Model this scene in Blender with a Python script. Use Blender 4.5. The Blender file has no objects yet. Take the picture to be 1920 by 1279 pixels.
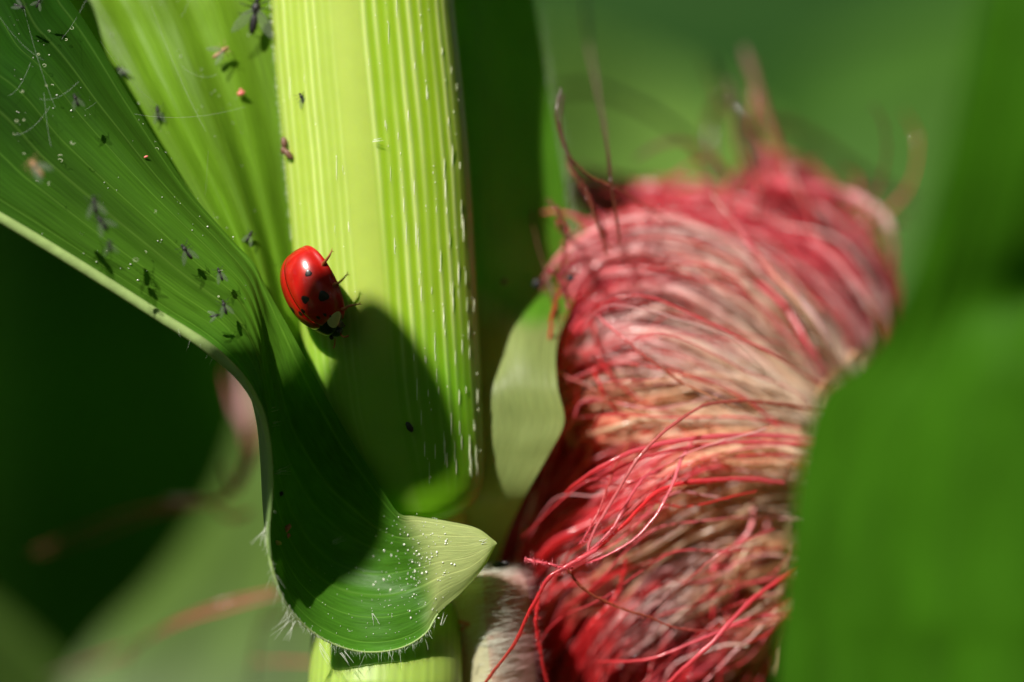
import bpy, math, random
import numpy as np
from mathutils import Vector, Matrix, noise

random.seed(7)
rng = np.random.default_rng(7)
C = bpy.context.scene.collection
scene = bpy.context.scene
# 1 Blender unit = 1 cm
scene.unit_settings.system = 'METRIC'
scene.unit_settings.scale_length = 0.01

# ------------------------------------------------------------------ camera
CAM_D = 30.0
cam_d = bpy.data.cameras.new('camera')
cam = bpy.data.objects.new('camera', cam_d)
C.objects.link(cam)
cam.location = (0, -CAM_D, 0)
cam.rotation_euler = (math.radians(90), 0, 0)
cam_d.sensor_width = 50
cam_d.lens = 50 * CAM_D / 7.68
cam_d.clip_start = 0.5
cam_d.clip_end = 20000
cam_d.dof.use_dof = True
cam_d.dof.focus_distance = CAM_D - 0.10
cam_d.dof.aperture_fstop = 0.102
scene.camera = cam

# ------------------------------------------------------------------ light
SUN = Vector((-0.47, -0.70, 0.74)).normalized()
world = bpy.data.worlds.new('World')
scene.world = world
world.use_nodes = True
wn = world.node_tree
bg = wn.nodes['Background']
sky = wn.nodes.new('ShaderNodeTexSky')
sky.sky_type = 'NISHITA'
sky.sun_disc = False
sky.sun_elevation = math.asin(SUN.z)
sky.sun_rotation = math.atan2(SUN.x, SUN.y)
sky.altitude = 100
sky.dust_density = 1.0
wn.links.new(sky.outputs[0], bg.inputs[0])
bg.inputs[1].default_value = 0.05
sun_d = bpy.data.lights.new('sun', 'SUN')
sun_d.energy = 4.6
sun_d.angle = math.radians(1.0)
sun_d.color = (1.0, 0.95, 0.86)
sun = bpy.data.objects.new('sun', sun_d)
C.objects.link(sun)
sun.rotation_euler = SUN.to_track_quat('Z', 'Y').to_euler()
scene.view_settings.view_transform = 'Standard'
scene.view_settings.look = 'None'
scene.view_settings.gamma = 1
scene.view_settings.exposure = 0.62
scene.cycles.max_bounces = 10
scene.cycles.transparent_max_bounces = 24
scene.cycles.sample_clamp_indirect = 6

# ------------------------------------------------------------------ helpers
def P(px, py, Y=0.0):
    """point at depth Y (cm beyond the ladybug's stem) seen at a place of the 1920 px wide view"""
    k = (CAM_D + Y) / CAM_D
    return np.array([(px - 960) / 250 * k, Y, (639.5 - py) / 250 * k])

def tag(o, label=None, cat=None, group=None, kind=None):
    if label: o['label'] = label
    if cat: o['category'] = cat
    if group: o['group'] = group
    if kind: o['kind'] = kind
    return o

def empty(name, loc=(0, 0, 0), parent=None):
    o = bpy.data.objects.new(name, None)
    o.empty_display_size = 0.2
    C.objects.link(o)
    o.location = loc
    if parent: o.parent = parent
    return o

def mesh_obj(name, verts, faces, mat, parent=None, smooth=True, col=None, uv=None, origin=None):
    me = bpy.data.meshes.new(name)
    verts = np.asarray(verts, dtype=float)
    if origin is not None:
        verts = verts - np.asarray(origin)
    me.from_pydata(verts.tolist() if len(verts) < 3000 else [tuple(v) for v in verts], [], faces)
    if smooth:
        me.polygons.foreach_set('use_smooth', [True] * len(me.polygons))
    if col is not None:
        a = me.color_attributes.new('Col', 'FLOAT_COLOR', 'POINT')
        c = np.ones((len(verts), 4)); c[:, :3] = col
        a.data.foreach_set('color', c.ravel())
    if uv is not None:
        a = me.attributes.new('st', 'FLOAT_VECTOR', 'POINT')
        c = np.zeros((len(verts), 3)); c[:, :2] = uv
        a.data.foreach_set('vector', c.ravel())
    me.materials.append(mat)
    me.update()
    o = bpy.data.objects.new(name, me)
    C.objects.link(o)
    if origin is not None: o.location = tuple(origin)
    if parent: o.parent = parent
    return o

def cr(pts, n):
    """Catmull-Rom through pts (k,d) -> n samples"""
    p = np.asarray(pts, dtype=float)
    k = len(p)
    ext = np.vstack([2 * p[0] - p[1], p, 2 * p[-1] - p[-2]])
    t = np.linspace(0, k - 1, n)
    i = np.minimum(t.astype(int), k - 2)
    f = (t - i)[:, None]
    a, b, c, d = ext[i], ext[i + 1], ext[i + 2], ext[i + 3]
    return 0.5 * ((2 * b) + (-a + c) * f + (2 * a - 5 * b + 4 * c - d) * f ** 2 + (-a + 3 * b - 3 * c + d) * f ** 3)

def grid_faces(nv, nu):
    idx = np.arange(nv * nu).reshape(nv, nu)
    f = np.stack([idx[:-1, :-1], idx[:-1, 1:], idx[1:, 1:], idx[1:, :-1]], -1).reshape(-1, 4)
    return f.tolist()

def patch_points(rows, nu, nv, px=True):
    R = []
    for r in rows:
        pts = np.array([P(*q) for q in r]) if px else np.array(r, dtype=float)
        R.append(cr(pts, nu))
    R = np.array(R)                       # k, nu, 3
    out = cr(R.reshape(len(rows), -1), nv).reshape(nv, nu, 3)
    return out

def tube_mesh(points, radii, sides=6, flat=1.0, twist=0.0):
    """verts, faces of a tube along points; radii per point"""
    p = np.asarray(points, dtype=float)
    n = len(p)
    t = np.gradient(p, axis=0)
    t /= np.linalg.norm(t, axis=1)[:, None] + 1e-12
    ref = np.array([0.13, 1.0, 0.07])
    a = np.cross(t, ref); a /= np.linalg.norm(a, axis=1)[:, None] + 1e-9
    b = np.cross(t, a)
    ang = np.linspace(0, 2 * np.pi, sides, endpoint=False)
    tw = twist * np.linspace(0, 1, n)[:, None]
    ca = np.cos(ang[None, :]); sa = np.sin(ang[None, :]) * flat
    c2 = ca * np.cos(tw) - sa * np.sin(tw); s2 = ca * np.sin(tw) + sa * np.cos(tw)
    r = np.asarray(radii, dtype=float).reshape(-1, 1) * np.ones((n, 1))
    v = p[:, None, :] + (r * c2)[:, :, None] * a[:, None, :] + (r * s2)[:, :, None] * b[:, None, :]
    v = v.reshape(-1, 3)
    i = np.arange(n - 1)[:, None] * sides; j = np.arange(sides)[None, :]; j2 = (j + 1) % sides
    f = np.stack([i + j, i + j2, i + sides + j2, i + sides + j], -1).reshape(-1, 4)
    return v, f

class Acc:
    """collects many shapes into one mesh"""
    def __init__(s): s.v = []; s.f = []; s.c = []; s.n = 0
    def add(s, v, f, col=None):
        f = np.asarray(f)
        s.v.append(v); s.f.append(f + s.n); s.n += len(v)
        if col is not None:
            s.c.append(np.broadcast_to(np.asarray(col, dtype=float), (len(v), 3)))
    def build(s, name, mat, parent=None, smooth=True, origin=None):
        v = np.vstack(s.v)
        f = []
        for q in s.f: f += q.tolist()
        return mesh_obj(name, v, f, mat, parent, smooth, np.vstack(s.c) if s.c else None, origin=origin)

def ellipsoid(c, r, n=10, m=14, rot=None):
    th = np.linspace(0, np.pi, n); ph = np.linspace(0, 2 * np.pi, m, endpoint=False)
    v = np.array([[np.sin(a) * np.cos(b), np.sin(a) * np.sin(b), np.cos(a)] for a in th for b in ph]) * np.asarray(r)
    if rot is not None: v = v @ np.asarray(rot).T
    v = v + np.asarray(c)
    f = []
    for i in range(n - 1):
        for j in range(m):
            f.append((i * m + j, i * m + (j + 1) % m, (i + 1) * m + (j + 1) % m, (i + 1) * m + j))
    return v, np.array(f)

def fbm(p, s, seed=0.0):
    return noise.fractal(Vector((p[0] * s + seed, p[1] * s - seed, p[2] * s + 2 * seed)), 1.0, 2.0, 3)

# ------------------------------------------------------------------ materials
def mat_base(name):
    m = bpy.data.materials.new(name); m.use_nodes = True
    nt = m.node_tree; nt.nodes.clear()
    return m, nt, nt.nodes, nt.links

def mnode(nt, op, a, b=None, c=None):
    n = nt.nodes.new('ShaderNodeMath'); n.operation = op
    for k, x in enumerate((a, b, c)):
        if x is None: continue
        if isinstance(x, (int, float)): n.inputs[k].default_value = x
        else: nt.links.new(x, n.inputs[k])
    return n.outputs[0]

def leaf_material(name, tint=(.93, .93, .93), rough=0.42, transl=0.45, veins=9, fine=90, vein_amt=0.5, spec=0.35, bump=0.25, tcol=(1.25, 1.5, 0.5), mottling=0.35):
    m, nt, N, L = mat_base(name)
    out = N.new('ShaderNodeOutputMaterial')
    at = N.new('ShaderNodeVertexColor'); at.layer_name = 'Col'
    st = N.new('ShaderNodeAttribute'); st.attribute_name = 'st'
    sep = N.new('ShaderNodeSeparateXYZ'); L.new(st.outputs['Vector'], sep.inputs[0])
    u = sep.outputs[0]
    # broad lateral veins: thin pale lines, irregular in spacing and strength
    nz0 = N.new('ShaderNodeTexNoise'); nz0.noise_dimensions = '1D'; nz0.inputs['Scale'].default_value = veins * 0.8
    L.new(u, nz0.inputs['W'])
    uj = mnode(nt, 'ADD', mnode(nt, 'MULTIPLY', u, veins), mnode(nt, 'MULTIPLY', nz0.outputs[0], 0.9))
    w = mnode(nt, 'PINGPONG', uj, 0.5)
    line = mnode(nt, 'SUBTRACT', 1.0, mnode(nt, 'SMOOTH_MIN', mnode(nt, 'MULTIPLY', w, 16.0), 1.0, 0.2))
    line = mnode(nt, 'MAXIMUM', line, 0.0)
    # fine parallel veins: noise stretched along the blade
    cmb = N.new('ShaderNodeCombineXYZ')
    L.new(mnode(nt, 'MULTIPLY', u, fine), cmb.inputs[0]); L.new(mnode(nt, 'MULTIPLY', sep.outputs[1], 1.6), cmb.inputs[1])
    nz = N.new('ShaderNodeTexNoise'); nz.inputs['Scale'].default_value = 1.0; nz.inputs['Detail'].default_value = 3
    L.new(cmb.outputs[0], nz.inputs['Vector'])
    # mottling
    tc = N.new('ShaderNodeTexCoord')
    nz2 = N.new('ShaderNodeTexNoise'); nz2.inputs['Scale'].default_value = 1.3; nz2.inputs['Detail'].default_value = 4
    L.new(tc.outputs['Object'], nz2.inputs['Vector'])
    f = mnode(nt, 'ADD', mnode(nt, 'MULTIPLY', nz.outputs[0], 0.9), mnode(nt, 'MULTIPLY', nz2.outputs[0], mottling))
    f = mnode(nt, 'ADD', f, 0.55 - mottling * 0.5)
    mul = N.new('ShaderNodeVectorMath'); mul.operation = 'SCALE'
    L.new(at.outputs['Color'], mul.inputs[0]); L.new(f, mul.inputs['Scale'])
    tn = N.new('ShaderNodeVectorMath'); tn.operation = 'MULTIPLY'; tn.inputs[1].default_value = tint
    L.new(mul.outputs[0], tn.inputs[0])
    mix = N.new('ShaderNodeMix'); mix.data_type = 'RGBA'
    L.new(mnode(nt, 'MULTIPLY', line, vein_amt), mix.inputs['Factor'])
    L.new(tn.outputs[0], mix.inputs['A'])
    vs = N.new('ShaderNodeVectorMath'); vs.operation = 'MULTIPLY_ADD'
    vs.inputs[1].default_value = (1.6, 1.45, 1.5); vs.inputs[2].default_value = (0.05, 0.07, 0.02)
    L.new(tn.outputs[0], vs.inputs[0]); L.new(vs.outputs[0], mix.inputs['B'])
    bs = N.new('ShaderNodeBsdfPrincipled')
    L.new(mix.outputs['Result'], bs.inputs['Base Color'])
    bs.inputs['Roughness'].default_value = rough
    bs.inputs['Specular IOR Level'].default_value = spec
    tr = N.new('ShaderNodeBsdfTranslucent')
    tm = N.new('ShaderNodeVectorMath'); tm.operation = 'MULTIPLY'; tm.inputs[1].default_value = tcol
    L.new(mix.outputs['Result'], tm.inputs[0]); L.new(tm.outputs[0], tr.inputs['Color'])
    ms = N.new('ShaderNodeMixShader'); ms.inputs[0].default_value = transl
    L.new(bs.outputs[0], ms.inputs[1]); L.new(tr.outputs[0], ms.inputs[2])
    bp = N.new('ShaderNodeBump'); bp.inputs['Strength'].default_value = bump; bp.inputs['Distance'].default_value = 0.02
    h = mnode(nt, 'ADD', nz.outputs[0], mnode(nt, 'MULTIPLY', line, -0.8))
    L.new(h, bp.inputs['Height']); L.new(bp.outputs[0], bs.inputs['Normal'])
    L.new(ms.outputs[0], out.inputs[0])
    return m

def simple_mat(name, color=(0.5, 0.5, 0.5), rough=0.5, spec=0.5, metallic=0, vcol=False, transl=0.0, sss=0.0, sss_r=(0.1, 0.1, 0.05),
               coat=0.0, noise_scale=8.0, noise_amt=0.25, transmission=0.0, alpha=1.0, bump=0.0, aniso=0.0):
    m, nt, N, L = mat_base(name)
    out = N.new('ShaderNodeOutputMaterial')
    bs = N.new('ShaderNodeBsdfPrincipled')
    tc = N.new('ShaderNodeTexCoord')
    nz = N.new('ShaderNodeTexNoise'); nz.inputs['Scale'].default_value = noise_scale; nz.inputs['Detail'].default_value = 4
    L.new(tc.outputs['Object'], nz.inputs['Vector'])
    f = mnode(nt, 'ADD', mnode(nt, 'MULTIPLY', nz.outputs[0], 2 * noise_amt), 1 - noise_amt)
    sc = N.new('ShaderNodeVectorMath'); sc.operation = 'SCALE'
    if vcol:
        at = N.new('ShaderNodeVertexColor'); at.layer_name = 'Col'
        L.new(at.outputs['Color'], sc.inputs[0])
    else:
        sc.inputs[0].default_value = color
    L.new(f, sc.inputs['Scale'])
    L.new(sc.outputs[0], bs.inputs['Base Color'])
    bs.inputs['Roughness'].default_value = rough
    bs.inputs['Specular IOR Level'].default_value = spec
    bs.inputs['Metallic'].default_value = metallic
    bs.inputs['Coat Weight'].default_value = coat
    bs.inputs['Coat Roughness'].default_value = 0.08
    bs.inputs['Transmission Weight'].default_value = transmission
    bs.inputs['Alpha'].default_value = alpha
    if sss > 0:
        bs.inputs['Subsurface Weight'].default_value = sss
        bs.inputs['Subsurface Radius'].default_value = sss_r
        bs.inputs['Subsurface Scale'].default_value = 1.0
    if bump > 0:
        bp = N.new('ShaderNodeBump'); bp.inputs['Strength'].default_value = bump; bp.inputs['Distance'].default_value = 0.02
        L.new(nz.outputs[0], bp.inputs['Height']); L.new(bp.outputs[0], bs.inputs['Normal'])
    if transl > 0:
        tr = N.new('ShaderNodeBsdfTranslucent'); L.new(sc.outputs[0], tr.inputs['Color'])
        ms = N.new('ShaderNodeMixShader'); ms.inputs[0].default_value = transl
        L.new(bs.outputs[0], ms.inputs[1]); L.new(tr.outputs[0], ms.inputs[2]); L.new(ms.outputs[0], out.inputs[0])
    else:
        L.new(bs.outputs[0], out.inputs[0])
    return m

M_leaf = leaf_material('leaf_blade_green', veins=7, fine=80, vein_amt=0.6, spec=0.18)
M_back = leaf_material('leaf_blade_light', veins=14, fine=130, vein_amt=0.25, transl=0.4)
M_fore = leaf_material('leaf_blade_foreground', veins=11, fine=60, vein_amt=0.15, rough=0.6, transl=0.5, spec=0.12, bump=0.08)
M_far = leaf_material('leaf_far', veins=6, fine=40, vein_amt=0.3, rough=0.5, transl=0.4)
M_stem = simple_mat('stem_pale_green', vcol=True, rough=0.45, spec=0.3, sss=0.6, sss_r=(0.10, 0.16, 0.02), noise_scale=5, noise_amt=0.08, bump=0.1)
M_sheath = simple_mat('sheath_pale', vcol=True, rough=0.5, spec=0.3, transl=0.25, noise_scale=1.2, noise_amt=0.12)
M_margin = simple_mat('leaf_margin_pale', color=(0.36, 0.50, 0.17), rough=0.4, transl=0.25, noise_scale=9, noise_amt=0.3, bump=0.3)
M_silk = simple_mat('corn_silk', vcol=True, rough=0.2, spec=1.0, transl=0.40, noise_scale=3, noise_amt=0.15)
# silk threads are see-through: part of the light goes straight on, tinted by the thread
nt_ = M_silk.node_tree; out_ = [n_ for n_ in nt_.nodes if n_.type == 'OUTPUT_MATERIAL'][0]
src_ = out_.inputs[0].links[0].from_socket
at_ = [n_ for n_ in nt_.nodes if n_.type == 'VERTEX_COLOR'][0]
tp_ = nt_.nodes.new('ShaderNodeBsdfTransparent'); gm_ = nt_.nodes.new('ShaderNodeMix'); gm_.data_type = 'RGBA'; gm_.inputs['Factor'].default_value = .45
gm_.inputs['A'].default_value = (1, 1, 1, 1); nt_.links.new(at_.outputs['Color'], gm_.inputs['B']); nt_.links.new(gm_.outputs['Result'], tp_.inputs['Color'])
mx_ = nt_.nodes.new('ShaderNodeMixShader'); mx_.inputs[0].default_value = .34
wn_ = nt_.nodes.new('ShaderNodeTexNoise'); wn_.inputs['Scale'].default_value = 2.2; tcw_ = nt_.nodes.new('ShaderNodeTexCoord'); nt_.links.new(tcw_.outputs['Object'], wn_.inputs['Vector'])
wr_ = nt_.nodes.new('ShaderNodeMapRange'); wr_.inputs['From Min'].default_value = .35; wr_.inputs['From Max'].default_value = .65; wr_.inputs['To Min'].default_value = .07; wr_.inputs['To Max'].default_value = .38
nt_.links.new(wn_.outputs[0], wr_.inputs['Value'])
for n_ in nt_.nodes:      # wet and dry stretches of silk
    if n_.type == 'BSDF_PRINCIPLED': nt_.links.new(wr_.outputs[0], n_.inputs['Roughness'])
nt_.links.new(src_, mx_.inputs[1]); nt_.links.new(tp_.outputs[0], mx_.inputs[2]); nt_.links.new(mx_.outputs[0], out_.inputs[0])
M_hair = simple_mat('plant_hair', color=(0.85, 0.88, 0.78), rough=0.35, spec=0.6, transl=0.4, noise_amt=0.05)
M_soil = simple_mat('soil', color=(0.06, 0.04, 0.028), rough=0.95, spec=0.1, noise_scale=0.15, noise_amt=0.5, bump=0.6)

# ------------------------------------------------------------------ ground (below the frame, out to the horizon)
gv = []; gs = 61
xs = np.concatenate([-np.geomspace(9000, 40, 30), [0], np.geomspace(40, 9000, 30)])
for y in xs:
    for x in xs:
        h = -92 + 3.0 * math.sin(x / 12.0) * math.exp(-(x * x + y * y) / 4e5) + 2.0 * fbm((x, y, 0), 0.02)
        gv.append((x, y, h))
tag(mesh_obj('ground', gv, grid_faces(61, 61), M_soil), 'dark brown soil of the corn field under the plants', None, None, 'structure')

# ------------------------------------------------------------------ the main corn plant
plant = empty('corn_plant', (-0.9, 1.0, -91))
tag(plant, 'main corn plant in the centre with a bright ribbed yellow green stem and twisted leaf', 'corn plant')
PO = np.array((-0.9, 1.0, -91))

def pm(name, verts, faces, mat, parent, **k):       # mesh whose world coordinates stay put under the plant
    o = mesh_obj(name, verts, faces, mat, None, **k)
    o.parent = parent
    off = Vector((0, 0, 0)); q = parent
    while q is not None:
        off += q.location; q = q.parent
    o.location = Vector(o.location) - off
    return o
def reparent(o, parent):
    off = Vector((0, 0, 0)); q = parent
    while q is not None:
        off += q.location; q = q.parent
    o.parent = parent; o.location = Vector(o.location) - off
    return o

# --- ribbed stem -----------------------------------------------------
edge = [  # py, left, right, centre depth
    (-9000, 20, 330, 4.0), (-5000, 190, 510, 2.4), (-2500, 360, 690, 1.3), (-1000, 450, 790, 0.8), (-300, 490, 836, 0.6), (0, 506, 851, 0.55), (150, 518, 866, 0.52),
    (300, 533, 880, 0.5), (450, 547, 889, 0.5), (600, 562, 897, 0.5), (700, 574, 902, 0.5), (800, 596, 907, 0.5), (860, 617, 909, 0.5),
    (900, 640, 906, 0.5), (930, 668, 897, 0.5), (952, 700, 880, 0.5), (966, 730, 858, 0.5), (974, 768, 830, 0.5), (976, 797, 803, 0.5)]
E = np.array(edge, dtype=float)
def herm(y, xs, fs):
    xs = np.asarray(xs, float); fs = np.asarray(fs, float)
    d = np.diff(fs) / np.diff(xs)
    m = np.concatenate([[d[0]], (d[1:] * np.diff(xs)[:-1] + d[:-1] * np.diff(xs)[1:]) / (xs[2:] - xs[:-2]), [d[-1]]])
    i = int(np.clip(np.searchsorted(xs, y) - 1, 0, len(xs) - 2)); h = xs[i + 1] - xs[i]; t = (y - xs[i]) / h
    return (2*t**3-3*t**2+1)*fs[i] + (t**3-2*t**2+t)*h*m[i] + (-2*t**3+3*t**2)*fs[i+1] + (t**3-t**2)*h*m[i+1]
ys = np.concatenate([np.linspace(-9000, -400, 30), np.linspace(-360, 860, 180), np.linspace(864, 976, 40)])
nu = 520
ridge_px = [10, 24, 38, 53, 67, 82, 97, 112] + [176, 197, 219, 240, 261, 281, 299, 315, 328, 338]
ridge_amp = [0.7, 1.0, 0.8, 1.0, 0.9, 0.9, 0.6, 0.4] + [1.0, 1.1, 1.1, 1.2, 1.1, 1.2, 1.0, 1.1, 0.9, 0.8]
ridge_w = [4.5] * 8 + [6.0] * 5 + [5.0] * 5
ridge = list(zip(ridge_px, ridge_amp, ridge_w))
# front half sampled finely, back half coarse; angle -90..270
thf = np.linspace(-math.pi / 2, math.pi / 2, 400); thb = np.linspace(math.pi / 2, 3 * math.pi / 2, 60)[1:]
th = np.concatenate([thf, thb]); nth = len(th)
V = []; COL = []
pale = np.array((0.54, 0.66, 0.20)); lime = np.array((0.28, 0.46, 0.010)); midc = np.array((0.41, 0.53, 0.085)); shade_green = np.array((0.13, 0.40, 0.008))
for y in ys:
    l, r, yc = (herm(y, E[:, 0], E[:, k]) for k in (1, 2, 3))
    cx = (l + r) / 2; hw = (r - l) / 2
    X = cx + hw * np.sin(th)
    fpx = (X - l) / (r - l) * 348
    front = np.cos(th) > 0
    rid = np.zeros(nth)
    for kk, (rp, ra, rw) in enumerate(ridge):
        wob = 0.5 * math.sin(y * 0.007 + kk * 2.1) + 0.25 * math.sin(y * 0.037 + kk)
        fade = 0.75 + 0.45 * math.sin(y * 0.006 + kk * 1.7)
        rid += ra * fade * np.exp(-((fpx - rp - wob) / rw * 1.25) ** 2)
    rid *= front
    k_end = np.clip((940 - y) / 230, 0, 1)           # ribs run out before the rounded foot
    rid *= k_end
    dep = 0.46 * (hw / 174) ** 0.4
    yy = yc - dep * np.sign(np.cos(th)) * np.abs(np.cos(th)) ** 0.85
    # a shallow flat keel in the middle of the stem and a faint edge beside it
    keel = np.exp(-((fpx - 145) / 34.0) ** 2)
    disp = 0.0055 * rid + 0.012 * keel * k_end
    yy = yy - disp * front
    kk2 = (CAM_D + yy) / CAM_D
    V.append(np.stack([(X - 960) / 250 * kk2, yy, (639.5 - y) / 250 * kk2 * np.ones(nth)], 1))
    rr = np.clip(rid, 0, 1)[:, None]
    base = lime[None, :] * (1 - 0) + 0
    left_side = np.clip((150 - fpx) / 30, 0, 1)[:, None]
    base = base * (1 - left_side * 0.75) + midc[None, :] * left_side * 0.75
    kl = np.clip(1.25 * np.exp(-((fpx - 143) / 30.0) ** 4), 0, 1)[:, None]
    base = base * (1 - kl) + midc[None, :] * kl
    c = base * (1 - 0.85 * rr) + pale[None, :] * 0.85 * rr
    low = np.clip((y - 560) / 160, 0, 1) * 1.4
    c = c * (1 - 0.5 * low) + shade_green[None, :] * 0.5 * low  # lower stem tinted darker green: the cast shade put into its colour
    # right flank browned towards the foot: its shaded side put into the colour
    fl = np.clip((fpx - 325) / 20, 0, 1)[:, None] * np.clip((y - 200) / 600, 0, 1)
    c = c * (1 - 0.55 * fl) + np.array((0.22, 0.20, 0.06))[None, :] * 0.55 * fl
    COL.append(c)
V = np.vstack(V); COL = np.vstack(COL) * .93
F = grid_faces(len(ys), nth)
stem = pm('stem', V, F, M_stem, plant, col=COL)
stem_v = V
# white sap beads along the ribs; long streaks stand in for rib highlights
beads = Acc()
for kk, (rp, ra, rw) in enumerate(ridge):
    for _ in range(46 if kk >= 8 else 12):
        y = random.uniform(-5, 900)
        if y > 560 and rp < 200: continue
        dens = 0.12 + 0.88 * (max(y, 0) / 900) ** 1.3
        if random.random() > dens * .8: continue
        l, r = (herm(y, E[:, 0], E[:, k]) for k in (1, 2))
        hw = (r - l) / 2
        wob = 0.5 * math.sin(y * 0.007 + kk * 2.1) + 0.25 * math.sin(y * 0.037 + kk)
        x = l + (rp + wob) / 348 * (r - l)
        s = max(-0.98, min(0.98, (x - (l + r) / 2) / hw)); ct = math.sqrt(1 - s * s)
        yy = np.interp(y, E[:, 0], E[:, 3]) - 0.46 * (hw / 174) ** 0.4 * ct ** 0.85 - 0.0085
        v, f = ellipsoid(P(x + random.gauss(0, 1.2), y, yy), (random.uniform(0.0015, 0.0035), 0.003, random.choice((.006, .01, .03, .06, .09))), 7, 6)
        beads.add(v, f)
o = reparent(beads.build('sap_glint', simple_mat('sap_glint', color=(0.85, 0.88, 0.62), rough=0.25, spec=0.6, noise_amt=0.05)), plant)
tag(o, kind='stuff')

# --- lower stalk -----------------------------------------------------
rows = [(940, 700, 880, 0.95), (1040, 640, 872, 0.95), (1130, 590, 868, .80), (1190, 584, 867, .55), (1279, 578, 866, .38), (1500, 566, 866, .38), (2500, 560, 872, 0.9), (6000, 560, 905, 1.2), (22900, 590, 1000, 1.2)]
R = np.array(rows, dtype=float)
ys2 = np.concatenate([np.linspace(940, 1500, 60), np.linspace(1600, 22900, 60)])
th2 = np.linspace(0, 2 * math.pi, 97)
V = []; CO = []
for y in ys2:
    l, r, yc = (np.interp(y, R[:, 0], R[:, k]) for k in (1, 2, 3))
    X = (l + r) / 2 + (r - l) / 2 * np.sin(th2)
    rib = 0.004 * np.sin(th2 * 40)
    yy = yc - (0.47 + rib) * np.cos(th2)
    k = (CAM_D + yy) / CAM_D
    V.append(np.stack([(X - 960) / 250 * k, yy, (639.5 - y) / 250 * k], 1))
    c = np.array((0.28, 0.40, 0.07)) * (1 + 0.10 * np.sin(th2 * 40))[:, None]
    CO.append(c)
pm('stalk', np.vstack(V), grid_faces(len(ys2), 97), M_stem, plant, col=np.vstack(CO))

# --- twisted left leaf: collar, cup, neck and outer blade ---------------
T = [  # each row: margin .. inner edge  (px, py, depth)
    [(930, 1022, -.02), (931, 1021, -.02), (932, 1019, -.02), (931, 1018, -.02), (930, 1016, -.02)],
    [(905, 1066, -.02), (912, 1047, -.05), (914, 1028, -.06), (908, 1010, -.04), (893, 990, .0)],
    [(868, 1108, .02), (878, 1078, -.03), (878, 1046, -.04), (862, 1010, -.02), (832, 976, .02)],
    [(822, 1150, .05), (826, 1104, .0), (822, 1056, .0), (802, 1008, .02), (778, 968, .05)],
    [(797, 1188, -.02), (790, 1130, .05), (773, 1070, .10), (756, 1015, .08), (748, 962, .02)],
    [(745, 1216, -.1), (725, 1148, .0), (705, 1080, .22), (706, 1000, .22), (718, 920, .0)],
    [(672, 1220, -.14), (652, 1142, .02), (634, 1062, .3), (654, 962, .28), (690, 875, .0)],
    [(602, 1194, -.24), (592, 1112, .0), (584, 1022, .33), (608, 920, .30), (655, 820, .0)],
    [(549, 1147, -.38), (550, 1064, -.05), (551, 972, .28), (572, 868, .26), (622, 762, .0)],
    [(518, 1087, -.5), (522, 1002, -.15), (530, 920, .18), (546, 820, .20), (592, 708, .0)],
    [(503, 1010, -.5), (509, 940, -.22), (516, 858, .08), (530, 768, .14), (564, 656, .0)],
    [(510, 915, -.45), (507, 838, -.27), (508, 765, -.02), (515, 700, .08), (538, 608, .0)],
    [(503, 820, -.42), (497, 752, -.3), (496, 696, -.1), (500, 640, .0), (514, 566, .0)],
    [(472, 728, -.4), (477, 680, -.3), (482, 630, -.2), (486, 580, -.1), (494, 528, .0)],
    [(402, 652, -.35), (425, 606, -.3), (446, 562, -.24), (463, 522, -.12), (474, 490, .0)],
    [(300, 585, -.4), (332, 538, -.36), (368, 496, -.3), (408, 458, -.15), (432, 446, .05)],
    [(150, 490, -.5), (196, 436, -.45), (246, 388, -.36), (300, 348, -.2), (352, 352, .1)],
    [(0, 400, -.6), (62, 330, -.52), (120, 272, -.4), (188, 214, -.2), (250, 192, .12)],
    [(-150, 318, -.7), (-70, 222, -.6), (0, 148, -.45), (70, 72, -.2), (130, 0, .15)],
    [(-400, 290, -1.), (-300, 180, -.85), (-200, 70, -.6), (-110, -50, -.3), (-40, -180, .1)],
    [(-950, 760, -2), (-900, 600, -1.9), (-850, 450, -1.6), (-800, 320, -1.3), (-750, 180, -1)],
    [(-1400, 2000, -3), (-1370, 1960, -3), (-1340, 1920, -3), (-1320, 1900, -3), (-1300, 1880, -3)],
]
nuT, nvT = 90, 420
T = [[(a_, b_, c_ * (.62 if k_ > 12 else .85)) for (a_, b_, c_) in r_] for k_, r_ in enumerate(T)]
G = patch_points(T, nuT, nvT)
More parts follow.
